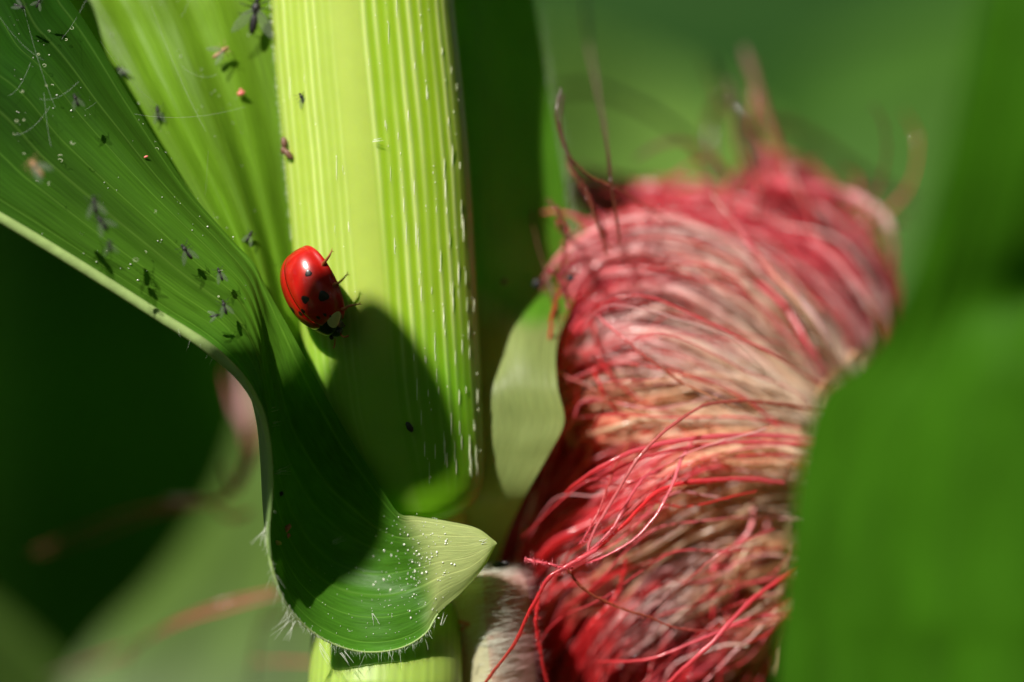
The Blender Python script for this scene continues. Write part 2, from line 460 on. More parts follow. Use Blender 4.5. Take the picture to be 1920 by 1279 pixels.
# fine undulation of the blade
nv_rows = len(T) - 1
vv = np.linspace(0, nv_rows, nvT)
uu = np.linspace(0, 1, nuT)
for i in range(nvT):
    a = 0.012 * min(1, max(0, (vv[i] - 3) / 3))
    G[i, :, 1] += a * np.sin(uu * 8 * 2 * math.pi) * 0.5
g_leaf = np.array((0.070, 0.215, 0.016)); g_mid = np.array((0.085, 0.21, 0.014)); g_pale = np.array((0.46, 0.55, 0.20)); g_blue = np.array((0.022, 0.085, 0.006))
COL = np.zeros((nvT, nuT, 3))
for i in range(nvT):
    v = vv[i]
    for j in range(nuT):
        u = uu[j]
        p = G[i, j]
        n = fbm(p, 1.5, 3.0)
        # collar (ligule) pale, cup dark green, outer blade mid green
        k = min(1, max(0, (v - 3.0 + 0.5 * n) / 1.2)); k = k * k * (3 - 2 * k)
        c = g_pale * (1 - k) + g_leaf * k
        k2 = min(1, max(0, (v - 11.0 + (u - .5) * 5) / 2.2)); k2 = k2 * k2 * (3 - 2 * k2)
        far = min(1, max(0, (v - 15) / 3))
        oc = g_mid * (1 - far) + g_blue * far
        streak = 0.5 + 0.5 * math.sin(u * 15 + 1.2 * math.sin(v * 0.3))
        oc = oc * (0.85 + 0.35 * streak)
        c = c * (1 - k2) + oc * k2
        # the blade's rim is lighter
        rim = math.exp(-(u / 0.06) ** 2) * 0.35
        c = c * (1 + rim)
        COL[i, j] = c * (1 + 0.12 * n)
uvT = np.stack(np.meshgrid(uu, vv), -1)
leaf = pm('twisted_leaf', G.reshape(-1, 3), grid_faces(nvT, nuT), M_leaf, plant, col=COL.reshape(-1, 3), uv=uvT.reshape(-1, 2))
tag(leaf, 'dark green cupped leaf curling out of a pale collar')
GT = G

def proj(p):
    p = np.asarray(p)
    k = CAM_D / (CAM_D + p[..., 1])
    return np.stack([960 + p[..., 0] * k * 250, 639.5 - p[..., 2] * k * 250], -1)
def on_surface(grids, px, py, lift=0.0):
    best = None
    for g in grids:
        q = proj(g.reshape(-1, 3))
        d = (q[:, 0] - px) ** 2 + (q[:, 1] - py) ** 2
        i = int(np.argmin(d))
        ok = d[i] < 60
        y = g.reshape(-1, 3)[i, 1]
        if best is None or (ok and (not best[0] or y < best[1])): best = (ok, y)
    global LAST_OK
    LAST_OK = best[0]
    return P(px, py, best[1] - lift)

# margin of the leaf: a rounded pale rim, folded back where the blade turns over
Mg = G[:, 0, :]
sel = np.arange(int(nvT * 3.0 / nv_rows), int(nvT * 20.5 / nv_rows))
rad = np.interp(vv[sel], [3, 8, 11, 12.5, 14, 16, 18, 20.5], [0.006, 0.009, 0.014, 0.024, 0.042, 0.042, 0.038, 0.03])
off = np.zeros((len(sel), 3)); off[:, 2] = -rad * 0.6; off[:, 0] = -rad * 0.3; off[:, 1] = -rad * 0.8
v, f = tube_mesh(Mg[sel] + off, rad, 8, 0.7)
o = pm('leaf_margin', v, f.tolist(), M_margin, leaf)
# underside strip seen where the margin folds over (left of the cup)
U = [[(455, 700, -.30), (462, 712, -.36), (474, 730, -.41)],
     [(470, 745, -.25), (483, 755, -.36), (494, 768, -.43)],
     [(482, 800, -.2), (495, 810, -.36), (506, 820, -.45)],
     [(488, 870, -.2), (500, 878, -.38), (511, 885, -.47)],
     [(491, 930, -.2), (501, 935, -.4), (509, 938, -.48)],
     [(495, 985, -.3), (500, 990, -.42), (505, 994, -.51)],
     [(502, 1040, -.45), (505, 1045, -.48), (508, 1048, -.52)]]
g2 = patch_points(U, 12, 80)
u2 = np.stack(np.meshgrid(np.linspace(0, 1, 12) * .3, np.linspace(0, 6, 80)), -1)
c2 = np.tile(np.array((0.27, 0.42, 0.14)), (12 * 80, 1))
pm('leaf_underside', g2.reshape(-1, 3), grid_faces(80, 12), M_back, leaf, col=c2, uv=u2.reshape(-1, 2))

# --- second blade behind the twist, lighter -------------------------------
B = [
    [(-200, -600, 2.2), (0, -600, 1.8), (200, -600, 1.3), (400, -600, 1.0)],
    [(-60, -300, 1.4), (120, -300, 1.2), (300, -300, .9), (480, -300, .8)],
    [(60, -60, .8), (220, -60, .65), (400, -60, .55), (600, -60, .75)],
    [(130, 60, .6), (280, 60, .5), (440, 60, .48), (620, 60, .8)],
    [(215, 200, .45), (345, 200, .36), (480, 200, .45), (640, 200, .8)],
    [(305, 340, .35), (410, 340, .32), (510, 340, .45), (650, 340, .8)],
    [(390, 470, .28), (465, 470, .28), (535, 470, .45), (655, 470, .8)],
    [(450, 600, .25), (505, 600, .28), (560, 600, .45), (660, 600, .8)],
    [(500, 720, .36), (550, 720, .4), (600, 720, .55), (670, 720, .8)],
    [(560, 840, .5), (600, 840, .55), (640, 840, .65), (690, 840, .8)],
]
nub, nvb = 110, 160
Gb = patch_points(B, nub, nvb)
ub = np.linspace(0, 1, nub)
# longitudinal pleats
for i in range(nvb):
    Gb[i, :, 1] += 0.02 * np.sin(ub * 38) * np.clip((9 - i / nvb * 9) / 3, 0.2, 1) + 0.05 * np.sin(ub * 11 + 1)
Cb = np.zeros((nvb, nub, 3))
for i in range(nvb):
    for j in range(nub):
        n = fbm(Gb[i, j], 1.2, 9)
        yellow = min(1, max(0, 1 - i / nvb * 1.3))
        c = np.array((0.15, 0.32, 0.015)) * (1 - 0.4 * yellow) + np.array((0.28, 0.42, 0.025)) * 0.4 * yellow
        band = 0.5 + 0.5 * math.sin(ub[j] * 23 + 0.7 * math.sin(i * 0.02))
        Cb[i, j] = c * (0.82 + 0.3 * band + 0.15 * n)
o = pm('leaf_blade', Gb.reshape(-1, 3), grid_faces(nvb, nub), M_back, plant, col=Cb.reshape(-1, 3), uv=np.stack(np.meshgrid(ub, np.linspace(0, 9, nvb)), -1).reshape(-1, 2))
tag(o, 'light green blade behind the twisted leaf')

# --- leaf behind the stem on its right; dark blade above, pale sheath below ----
Rr = [
    [(700, -900, 1.6), (760, -900, 1.8), (840, -900, 2.2), (900, -900, 2.7)],
    [(760, -400, 1.2), (830, -400, 1.4), (900, -400, 1.7), (960, -400, 2.2)],
    [(790, -60, .9), (860, -60, 1.0), (930, -60, 1.4), (994, -60, 1.65)],
    [(800, 100, .85), (880, 100, .95), (950, 100, 1.35), (1018, 100, 1.6)],
    [(810, 280, .85), (890, 280, .9), (970, 280, 1.3), (1050, 280, 1.55)],
    [(815, 420, .85), (895, 420, .9), (985, 420, 1.25), (1069, 420, 1.5)],
    [(818, 540, .9), (900, 540, .9), (990, 540, 1.15), (1078, 540, 1.4)],
    [(820, 640, 1.0), (900, 640, .85), (975, 640, .7), (1045, 640, .8)],
    [(822, 720, .8), (900, 720, .55), (975, 720, .52), (1045, 720, .55)],
    [(824, 790, .8), (900, 790, .5), (985, 790, .5), (1058, 790, .52)],
    [(824, 850, .8), (890, 850, .52), (965, 850, .5), (1030, 850, .52)],
    [(822, 930, .8), (880, 930, .6), (935, 930, .6), (985, 930, .6)],
    [(815, 1010, 1.2), (860, 1010, 1.05), (905, 1010, 1.0), (948, 1010, 1.05)],
    [(800, 1120, 1.4), (840, 1120, 1.3), (880, 1120, 1.3), (915, 1120, 1.35)],
]
nur, nvr = 60, 240
Gr = patch_points(Rr, nur, nvr)
ur = np.linspace(0, 1, nur)
Cc = np.zeros((nvr, nur, 3))
for i in range(nvr):
    for j in range(nur):
        pr = proj(Gr[i, j]); n = fbm(Gr[i, j], 1.0, 5)
        k = min(1, max(0, (pr[1] - 548 + 35 * n + 20 * math.sin(ur[j] * 7)) / 60)); k = k * k * (3 - 2 * k)
        Cc[i, j] = (np.array((0.13, 0.37, 0.022)) * (1 - k) + np.array((0.30, 0.38, 0.12)) * k) * (1 + .15 * n)
o = pm('leaf_blade', Gr.reshape(-1, 3), grid_faces(nvr, nur), M_back, plant, col=Cc.reshape(-1, 3), uv=np.stack(np.meshgrid(ur, np.linspace(0, 12, nvr)), -1).reshape(-1, 2))
tag(o, 'dark green blade with a pale sheath behind the stem')
GR = Gr

# --- unseen leaf added above the frame, shaped to shade the stem and cup
def sh(px, py, Y, t):
    q = P(px, py, Y); return q + np.array(SUN) * t
up_rows = []   # outline of the shade it throws, row by row along the blade: (lower edge, mid, upper edge)
SH = [((850, 812), (850, 806), (848, 800)),
      ((845, 860), (842, 800), (825, 715)),
      ((812, 902), (780, 790), (770, 622)),
      ((745, 935), (705, 790), (702, 560)),
      ((640, 1040), (625, 820), (648, 575)),
      ((520, 1140), (520, 860), (578, 668)),
      ((380, 1260), (420, 950), (460, 720)),
      ((150, 1400), (230, 1100), (300, 840)),
      ((-200, 1450), (-150, 1200), (-50, 900)),
      ((-900, 1700), (-850, 1450), (-800, 1150)),
      ((-2000, 2700), (-1990, 2650), (-1980, 2600))]
for k, (a, b, c) in enumerate(SH):
    t = 7.5 + 0.05 * k
    up_rows.append([sh(a[0], a[1], 0.05, t), sh(b[0], b[1], 0.05, t + 0.25), sh(c[0], c[1], 0.05, t)])
gu = patch_points(up_rows, 24, 100, px=False)
cu = np.tile(g_leaf * 1.2, (2400, 1))
o = pm('leaf_blade', gu.reshape(-1, 3), grid_faces(100, 24), M_leaf, plant, col=cu, uv=np.stack(np.meshgrid(np.linspace(0, 1, 24), np.linspace(0, 10, 100)), -1).reshape(-1, 2))

# --- hairs -------------------------------------------------------------
hairs = Acc()
def hair(acc, p, d, L, r=0.0016, bend=0.3, col=None):
    d = np.asarray(d, float); d /= np.linalg.norm(d)
    b = rng.normal(size=3) * bend
    t = np.linspace(0, 1, 5)[:, None]
    pts = np.asarray(p) + d * L * t + b * L * t ** 2 * 0.6
    v, f = tube_mesh(pts, r * (1 - 0.85 * t[:, 0]), 3)
    acc.add(v, f, col)
for i in range(int(nvT * 3.2 / nv_rows), int(nvT * 15 / nv_rows)):
    v_ = vv[i]
    n = 2 if 4 < v_ < 11 else 1
    for _ in range(n):
        p = G[i, 0] + rng.normal(size=3) * 0.006
        q = proj(p)
        c = proj(G[i, 30]); d2 = q - c; d2 /= np.linalg.norm(d2) + 1e-6
        d = np.array((d2[0] * 0.6, -0.5 + rng.normal() * .4, -d2[1] * 0.6 - 0.45)) + rng.normal(size=3) * 0.3
        L = abs(rng.normal()) * 0.035 + 0.02
        if random.random() < 0.10: L = random.uniform(0.06, 0.17)
        hair(hairs, p, d, L, 0.0017 if L > 0.07 else 0.0013)
for i in range(nvr):       # soft hairs on the right leaf's edge
    for _ in range(4):
        p = Gr[i, -1]; q = proj(p)
        if q[1] > 560 or q[1] < -40: continue
        hair(hairs, p + rng.normal(size=3) * .01, (1, -.2, 0.9 + rng.normal() * .3), random.uniform(.03, .09), 0.0009)
for _ in range(260):       # stem's left edge
    y = random.uniform(0, 450); l = np.interp(y, E[:, 0], E[:, 1])
    hair(hairs, P(l + 2, y, .45), (-1, -.3, .5 * rng.normal()), random.uniform(.01, .035), 0.0025)
for (hx, hy, L, a) in [(700, 262, .08, 0), (600, 1210, .15, -60), (640, 1225, .12, -50), (700, 1150, .09, -70), (510, 770, .06, 20), (512, 795, .07, 15), (517, 888, .14, 5), (520, 883, .1, -3),
                       (497, 995, .16, 235), (500, 990, .12, 260), (540, 1150, .12, 250), (552, 1165, .16, 258), (545, 1160, .2, 235), (625, 1020, .1, 30), (830, 1170, .1, 70), (900, 1015, .05, 20)]:
    for _ in range(3):
        a2 = math.radians(a + rng.normal() * 12)
        hair(hairs, on_surface([GT], hx, hy, .01) + rng.normal(size=3) * .01, (math.cos(a2), -.3, math.sin(a2)), L, 0.003, 0.15)
o = reparent(hairs.build('leaf_hair', M_hair), plant); tag(o, kind='stuff')

# ------------------------------------------------------------------ honeydew, cast skins: countless small glints
drops = Acc()
for _ in range(230):      # around the collar
    x = random.gauss(775, 45); y = random.gauss(1050, 50)
    if not (700 < x < 880 and 960 < y < 1190): continue
    p = on_surface([GT], x, y, .004)
    if not LAST_OK: continue
    s = random.choice((.0015,.002,.0025,.003,.004,.006))
    v, f = ellipsoid(p, (s * random.uniform(.7, 1.6), s, s * random.uniform(.7, 1.8)), 5, 6); drops.add(v, f)
for _ in range(70):
    x = random.uniform(580, 790); y = random.uniform(1060, 1200)
    v, f = ellipsoid(on_surface([GT], x, y, .004), (.0025, .003, .0035), 5, 6); drops.add(v, f)
for _ in range(330):      # on the outer blade
    x = random.uniform(0, 480) ; y = random.uniform(0, 560)
    if fbm((x / 90, y / 90, 0), 1.0) < .12: continue
    p = on_surface([GT, Gb], x, y, .006)
    if not LAST_OK: continue
    s = random.choice((.0014, .002, .0025, .004))
    v, f = ellipsoid(p, (s * random.uniform(.6, 2.2), s, s * random.uniform(.6, 1.8)), 5, 6); drops.add(v, f)
tag(drops.build('honeydew_specks', simple_mat('honeydew', color=(0.8, 0.82, 0.7), rough=0.15, spec=0.8, noise_amt=0.1)),
    'tiny shiny white specks of honeydew scattered over the left leaf and its collar', 'honeydew', None, 'stuff')
rings = Acc()
for _ in range(36):       # open droplets: little glassy rings
    x = random.uniform(5, 420); y = random.uniform(20, 560)
    if y > 400 + x * .62 - 20: continue
    p = on_surface([GT], x, y, random.uniform(.01, .2))
    if not LAST_OK: continue
    a = np.linspace(0, random.uniform(2.2, 6.2), 13) + random.uniform(0, 6)
    s = random.uniform(.006, .019)
    pts = p + np.stack([np.cos(a) * s, np.sin(a) * s * .3, np.sin(a) * s * .75], 1)
    v, f = tube_mesh(pts, np.full(13, random.uniform(.0012, .0022)), 4); rings.add(v, f)
tag(rings.build('honeydew_rings', simple_mat('honeydew_ring', color=(0.75, 0.8, 0.55), rough=0.1, spec=0.9, transl=.3, noise_amt=0.1)),
    'small glassy rings of drying honeydew over the outer left blade', 'honeydew', None, 'stuff')
web = Acc()
for _ in range(16):
    x = random.uniform(0, 430); y = random.uniform(0, 430)
    a = random.uniform(0, 6.28); L = random.uniform(60, 260)
    x2, y2 = x + L * math.cos(a), y + L * math.sin(a)
    if y2 > 380 + x2 * .6 or x2 > 500: continue
    p = on_surface([GT, Gb], x, y, random.uniform(.05, .25))
    if not LAST_OK: continue
    q = on_surface([GT, Gb], x2, y2, random.uniform(.05, .25))
    t = np.linspace(0, 1, 9)[:, None]
    v, f = tube_mesh(p * (1 - t) + q * t - np.array((0, 0, .05)) * (t * (1 - t)) * 4, np.full(9, .0006), 3); web.add(v, f)
tag(web.build('spider_web', simple_mat('web_silk', color=(.75, .78, .75), rough=.3, transl=.4, noise_amt=.05)), 'fine spider web threads stretched over the left leaf holding dead gnats', 'spider web', None, 'stuff')

# ------------------------------------------------------------------ ladybird
def frame(f, u):
    f = Vector(f).normalized(); u = Vector(u); u = (u - f * u.dot(f)).normalized(); s = u.cross(f)
    return Matrix((f, s, u)).transposed()       # columns: x forward, y left, z up
LB_R = frame((0.46, -0.12, -0.88), (-0.76, -0.60, -0.30))
LBP = P(598, 545, 0.0)
bug = empty('ladybird', tuple(LBP))
bug.rotation_euler = LB_R.to_euler()
BS = 0.90
bug.scale = (BS, BS, BS)
tag(bug, 'shiny red ladybird with black spots clinging head down to the pale stem', 'ladybird')
def red_mat():
    m, nt, N, L = mat_base('elytra_red')
    out = N.new('ShaderNodeOutputMaterial'); bs = N.new('ShaderNodeBsdfPrincipled')
    tc = N.new('ShaderNodeTexCoord'); nz = N.new('ShaderNodeTexNoise'); nz.inputs['Scale'].default_value = 9; nz.inputs['Detail'].default_value = 5
    L.new(tc.outputs['Object'], nz.inputs['Vector'])
    rp = N.new('ShaderNodeValToRGB'); rp.color_ramp.elements[0].color = (0.36, 0.003, 0.003, 1); rp.color_ramp.elements[1].color = (0.52, 0.009, 0.006, 1)
    rp.color_ramp.elements[0].position = .3; rp.color_ramp.elements[1].position = .75
    L.new(nz.outputs[0], rp.inputs[0]); L.new(rp.outputs[0], bs.inputs['Base Color'])
    bs.inputs['Roughness'].default_value = .28; bs.inputs['Specular IOR Level'].default_value = .5
    bs.inputs['Coat Weight'].default_value = .7; bs.inputs['Coat Roughness'].default_value = .12
    n3 = N.new('ShaderNodeTexNoise'); n3.inputs['Scale'].default_value = 120; L.new(tc.outputs['Object'], n3.inputs['Vector'])
    bp = N.new('ShaderNodeBump'); bp.inputs['Strength'].default_value = .12; bp.inputs['Distance'].default_value = .004
    L.new(n3.outputs[0], bp.inputs['Height']); L.new(bp.outputs[0], bs.inputs['Normal'])
    L.new(bs.outputs[0], out.inputs[0]); return m
M_red = red_mat()
M_blk = simple_mat('chitin_black', color=(.006, .005, .006), rough=.3, spec=.5, coat=.4, noise_amt=.2)
M_cream = simple_mat('pronotum_cream', color=(.50, .46, .22), rough=.4, coat=.3, noise_scale=30, noise_amt=.15)
M_leg = simple_mat('leg_brown', color=(.40, .10, .03), rough=.4, noise_amt=.3)
A_, B_, H_ = 0.355, 0.285, 0.275      # half length, half width, height
def shell_pt(t, w, lift=0.0):
    """t: 0 rear .. pi front, w: -1 (right rim) .. 1 (left rim)"""
    x = -math.cos(t) * A_
    prof = math.sin(t) ** 0.62
    a = w * math.pi / 2
    fl = 1.0
    hw = B_ * prof; hh = H_ * math.sin(t) ** 0.75
    y = hw * math.sin(a); z = hh * max(math.cos(a), 0) ** 0.85
    e = max(0, abs(w) - 0.90) / 0.10          # flared rim
    y += math.copysign(0.022 * e * prof, w) ; z += 0.004 * e
    n = Vector((x / A_ ** 2, y / B_ ** 2, z / H_ ** 2 + 1e-5)).normalized()
    return Vector((x - .03, y, z)) + n * lift
for side in (1, -1):
    v = []; nt_, nw_ = 40, 30
    for i in range(nt_):
        t = 0.02 + (math.pi * 0.93 - 0.02) * i / (nt_ - 1)
        for j in range(nw_):
            w = side * (0.012 + (1 - 0.012) * j / (nw_ - 1))
            v.append(shell_pt(t, w, -0.006 * math.exp(-((j) / 1.2) ** 2)))
    for i in range(nt_):                        # turned-in lower edge gives the shell its thickness
        t = 0.02 + (math.pi * 0.93 - 0.02) * i / (nt_ - 1)
        q = shell_pt(t, side); v.append(Vector((q.x, q.y * .93, q.z - .012)))
    f = grid_faces(nt_, nw_)
    base = nt_ * nw_
    for i in range(nt_ - 1):
        f.append((i * nw_ + nw_ - 1, base + i, base + i + 1, (i + 1) * nw_ + nw_ - 1))
    el = mesh_obj('elytron', v, f, M_red, bug)
    for (t, w, r) in [(1.30, .60, .028), (1.95, .66, .044), (1.80, .28, .034), (2.38, .26, .017), (2.42, .46, .016), (2.62, .56, .020), (2.0, .06, .020)]:
        acc_v = []; acc_f = []
        nr, na = 5, 18
        acc_v.append(shell_pt(t, side * w, .0022))
        for a in range(1, nr):
            for b in range(na):
                ang = 2 * math.pi * b / na
                rr = r * a / (nr - 1) * (1 + .12 * math.sin(3 * ang + t * 9))
                acc_v.append(shell_pt(t + rr * math.cos(ang) / A_ / max(.35, math.sin(t)), side * w + rr * math.sin(ang) / B_ / 1.35, .0022 if a < nr - 1 else .0006))
        for b in range(na): acc_f.append((0, 1 + b, 1 + (b + 1) % na))
        for a in range(nr - 2):
            for b in range(na):
                i0 = 1 + a * na; i1 = 1 + (a + 1) * na
                acc_f.append((i0 + b, i1 + b, i1 + (b + 1) % na, i0 + (b + 1) % na))
        mesh_obj('spot', acc_v, acc_f, M_blk, el)
# abdomen under the shell
v, f = ellipsoid((-.03, 0, .012), (.31, .225, .05), 12, 20); mesh_obj('abdomen', v, f.tolist(), M_blk, bug)
# pronotum
def pron_pt(t, a, lift=0):
    # t 0 rear .. 1 front, a -1..1
    x = .262 + .115 * t - .035 * a * a * (1 - t)  - .05 * t * a * a
    wv = .21 * (1 - .42 * t ** 1.6)
    ang = a * math.pi / 2 * .98
    y = wv * math.sin(ang); z = (.15 - .06 * t) * math.cos(ang) ** .8 + .012
    n = Vector((t * .8, y / .16, z / .1)).normalized()
    return Vector((x, y, z)) + n * lift
v = [pron_pt(i / 15, -1 + 2 * j / 25) for i in range(16) for j in range(26)]
fr = pron_pt(1, 0); v += [Vector((fr.x + .004, pron_pt(1, -1 + 2 * j / 25).y * .9, 0.0)) for j in range(26)]
pro = mesh_obj('pronotum', v, grid_faces(17, 26), M_blk, bug)
for s in (1, -1):
    pv = []; nr, na = 5, 20
    for a in range(nr):
        for b in range(na):
            ang = 2 * math.pi * b / na; rr = a / (nr - 1)
            pv.append(pron_pt(.50 + .46 * rr * math.cos(ang), s * (.60 + .33 * rr * math.sin(ang)), .0035 if a < nr - 1 else .0008))
    pf = [((a) * na + b, (a + 1) * na + b, (a + 1) * na + (b + 1) % na, a * na + (b + 1) % na) for a in range(nr - 1) for b in range(na)]
    mesh_obj('pale_patch', pv, pf, M_cream, pro)
v, f = ellipsoid((.372, 0, .03), (.05, .08, .04), 12, 18); hd = mesh_obj('head', v, f.tolist(), M_blk, bug)
for s in (1, -1):
    v, f = ellipsoid((.395, s * .072, .055), (.022, .016, .02), 8, 10); mesh_obj('eye', v, f.tolist(), M_blk, hd)
    v, f = tube_mesh(cr([(.42, s * .05, .045), (.46, s * .09, .05), (.47, s * .135, .04)], 8), np.linspace(.006, .009, 8), 6)
    mesh_obj('antenna', v, f.tolist(), M_leg, hd)
legs = {1: [[(-.10, .16, .0), (-.14, .29, .035), (-.17, .36, .0), (-.20, .385, -.03)],
            [(.05, .18, .0), (.06, .32, .05), (.07, .39, .045), (.045, .46, -.01)],
            [(.22, .15, .0), (.27, .25, .03), (.27, .31, .02), (.30, .38, -.04)]]}
legs[-1] = [[(p[0], -p[1] * .8, p[2] - .04) for p in L] for L in legs[1]]
for s in (1, -1):
    for L_ in legs[s]:
        pts = cr(L_, 18)
        v, f = tube_mesh(pts, np.interp(np.linspace(0, 1, 18), [0, .35, .5, .8, 1], [.018, .019, .012, .009, .005]), 7, .8)
        lg = mesh_obj('leg', v, f.tolist(), M_leg, bug)
        a = Acc()
        for q in (-1, 1):
            e = Vector(pts[-1]); v, f = tube_mesh([e, e + Vector((q * .012, .008, -.004)), e + Vector((q * .016, .014 * s, -.012))], [.004, .003, .001], 4); a.add(v, f)
        a.build('claw', M_leg, lg)

# ------------------------------------------------------------------ gnats, specks
M_gnat = simple_mat('gnat_black', color=(.02, .018, .02), rough=.45, spec=.4, noise_scale=40, noise_amt=.5)
M_gtan = simple_mat('gnat_tan', color=(.35, .2, .10), rough=.5, noise_scale=40, noise_amt=.4)
M_wing = simple_mat('gnat_wing', color=(.40, .45, .38), rough=.3, spec=.6, alpha=.20, transl=.3, noise_scale=30, noise_amt=.3)
def make_gnat(name, p, ang, size, label, mat=None, wings=2, tilt=0.3, seed=0, fat=1.0, group=None, cat='gnat'):
    """size in cm of the body; ang = heading in the picture plane"""
    r = random.Random(seed)
    mat = mat or M_gnat
    root = empty(name, tuple(p))
    d = Vector((math.cos(ang), -0.15 + r.uniform(-.3, .3), math.sin(ang)))
    root.rotation_euler = frame(d, (0.3 * math.sin(tilt), -1, 0.2)).to_euler()
    root.scale = (size,) * 3
    tag(root, label, cat, group)
    a = Acc()
    v, f = ellipsoid((.18, 0, .03), (.17, .13 * fat, .14 * fat), 8, 10); a.add(v, f)
    v, f = ellipsoid((-.22, 0, -.02), (.30, .11 * fat, .11 * fat), 9, 10); a.add(v, f)
    v, f = ellipsoid((.40, 0, -.01), (.08, .09, .09), 7, 9); a.add(v, f)
    a.build('body', mat, root)
    for s in ([1, -1][:wings]):
        w = []
        sp = r.uniform(.25, .75)
        for i in range(9):
            t = i / 8
            wd = .14 * math.sin(math.pi * min(1, t * .93 + .05)) ** .7
            for q in (-1, 0, 1):
                x = .15 - .85 * t * math.cos(sp); y = s * (.05 + .8 * t * math.sin(sp))
                w.append((x + q * wd * math.sin(sp), y + s * q * wd * math.cos(sp), .12 + .05 * t + (.02 if q == 0 else 0)))
        mesh_obj('wing', w, grid_faces(9, 3), M_wing, root)
    for s in (1, -1):
        for k in (-1, 0, 1):
            x0 = .2 + .1 * k
            pts = cr([(x0, s * .08, -.03), (x0 + .12 * k, s * .28, .08), (x0 + .2 * k + r.uniform(-.08, .08), s * .45, -.12)], 7)
            v, f = tube_mesh(pts, np.linspace(.022, .009, 7), 4)
            mesh_obj('leg', v, f.tolist(), mat, root)
    return root
GN = [  # px, py, heading deg, body px, lift, label, kind
    (37, 12, -20, 22, .2, 'black gnat in the top left corner of the leaf, the outer one of two', 0),
    (72, 6, 60, 20, .2, 'black gnat with a reddish tinge, the inner one of two in the top left corner', 0),
    (228, 133, 140, 26, .03, 'black gnat with one raised glassy wing on the shadow line of the left leaf', 0),
    (143, 188, 110, 26, .25, 'greyish gnat hanging head up over the outer blade, left of centre', 0),
    (296, 212, 95, 30, .03, 'slim dark gnat with a white tip at the edge of the outer blade', 0),
    (478, 28, 80, 70, .12, 'largest black gnat hanging from the web beside the top of the stem', 0),
    (414, 98, 35, 36, .08, 'tan see-through gnat with long trailing wings on the light blade', 1),
    (467, 444, 60, 26, .03, 'black gnat with spread legs on the light blade left of the ladybird', 0),
    (350, 472, 125, 34, .15, 'grey black gnat with a folded wing on the lower outer blade', 0),
    (413, 514, 110, 26, .12, 'black gnat perched upright above a pair near the leaf neck', 0),
    (421, 576, 105, 28, .12, 'dark grey gnat with wing to the right, upper of the leaf neck pair', 0),
    (403, 592, 10, 20, .12, 'small purplish gnat, lower one of the pair at the leaf neck', 0),
    (178, 385, 100, 36, .45, 'blurred dark gnat at the top of the chain caught in the web', 0),
    (192, 418, 125, 36, .45, 'blurred dark gnat in the middle of the chain caught in the web', 0),
    (206, 462, 100, 26, .45, 'blurred dark gnat at the bottom of the chain caught in the web', 0),
    (68, 315, 130, 40, .6, 'orange headed blurred gnat floating over the left side of the blade', 1),
    (567, 186, 115, 26, .03, 'small grey brown gnat on the sunlit ribs of the stem', 0),
]
for k, (x, y, a, s, lift, lab, kd) in enumerate(GN):
    if x > 500:
        p = P(x, y, .18)
    else:
        p = on_surface([GT, Gb], x, y, lift + .02)
    make_gnat('gnat', p, math.radians(a), s / 250 * 1.05, lab, M_gtan if kd else M_gnat, seed=k, group='dead gnats stuck on the corn leaf')
def speck(name, p, size, ang, label, mat, cat, parts=((0, 0, 1, .5),), tilt=0):
    """a small irregular seed-like body made of lobes"""
    root = None
    a = Acc()
    for (dx, dz, l, w) in parts:
        v, f = ellipsoid((dx, 0, dz), (l * .5, w * .45, w * .5), 9, 12)
        v = v * (1 + .08 * np.sin(v[:, :1] * 23 + v[:, 2:] * 17))
        a.add(v, f)
    o = a.build(name, mat)
    o.location = tuple(p); o.scale = (size,) * 3; o.rotation_euler = (0, -math.radians(ang), 0)
    return tag(o, label, cat)
M_husk = simple_mat('debris_brown', color=(.16, .08, .05), rough=.5, noise_scale=30, noise_amt=.6)
M_pink = simple_mat('debris_pink', color=(.75, .18, .16), rough=.3, spec=.6, noise_scale=30, noise_amt=.4)
M_tan = simple_mat('debris_tan', color=(.55, .40, .12), rough=.4, noise_scale=30, noise_amt=.4)
speck('insect_dropping', P(768, 801, .02), .09, -60, 'black oval dropping in the shaded lower part of the stem', M_gnat, 'dropping', ((0, 0, 1, .5), (.15, .03, .6, .45)))
speck('insect_dropping', on_surface([GT], 527, 926, .015), .045, 30, 'tiny round black dropping inside the cupped leaf', M_gnat, 'dropping', ((0, 0, 1, .85),))
speck('cast_skin', P(533, 268, .30), .13, 95, 'brown cast insect skin on the left edge of the stem, upper half', M_husk, 'insect skin', ((0, 0, .7, .38), (-.45, .05, .5, .4)))
speck('cast_skin', P(541, 290, .27), .12, -50, 'dark cast insect skin on the left edge of the stem, lower half', M_husk, 'insect skin', ((0, 0, .9, .4),))
speck('insect_dropping', P(1006, 532, .85), .08, 80, 'round black dropping on the dark leaf right of the stem', M_gnat, 'dropping', ((0, 0, 1, .8),))
speck('insect_dropping', P(1070, 521, .7), .07, 40, 'black dropping at the top left end of the silk', M_gnat, 'dropping', ((0, 0, 1, .8),))
speck('insect_dropping', P(945, 528, .85), .05, 80, 'faint dark dropping next to the stem on the dark leaf', M_husk, 'dropping', ((0, 0, 1, .8),))
speck('seed_shell', P(940, 1058, .25), .13, 4, 'black oblong shell lying flat between collar and red silk', M_gnat, 'seed shell', ((-.2, 0, .6, .36), (.2, .02, .6, .34), (0, 0, .8, .33)))
speck('flower_scrap', on_surface([GT], 537, 993, .03), .10, 40, 'pink and white flower scrap stuck in the cupped leaf', M_pink, 'plant scrap', ((.2, .05, .6, .4), (-.15, -.1, .6, .2), (-.2, -.45, .4, .3)))
speck('flower_scrap', on_surface([GT], 521, 1018, .03), .06, -10, 'ochre flower scrap just below the pink one', M_tan, 'plant scrap', ((0, 0, 1, .6),))
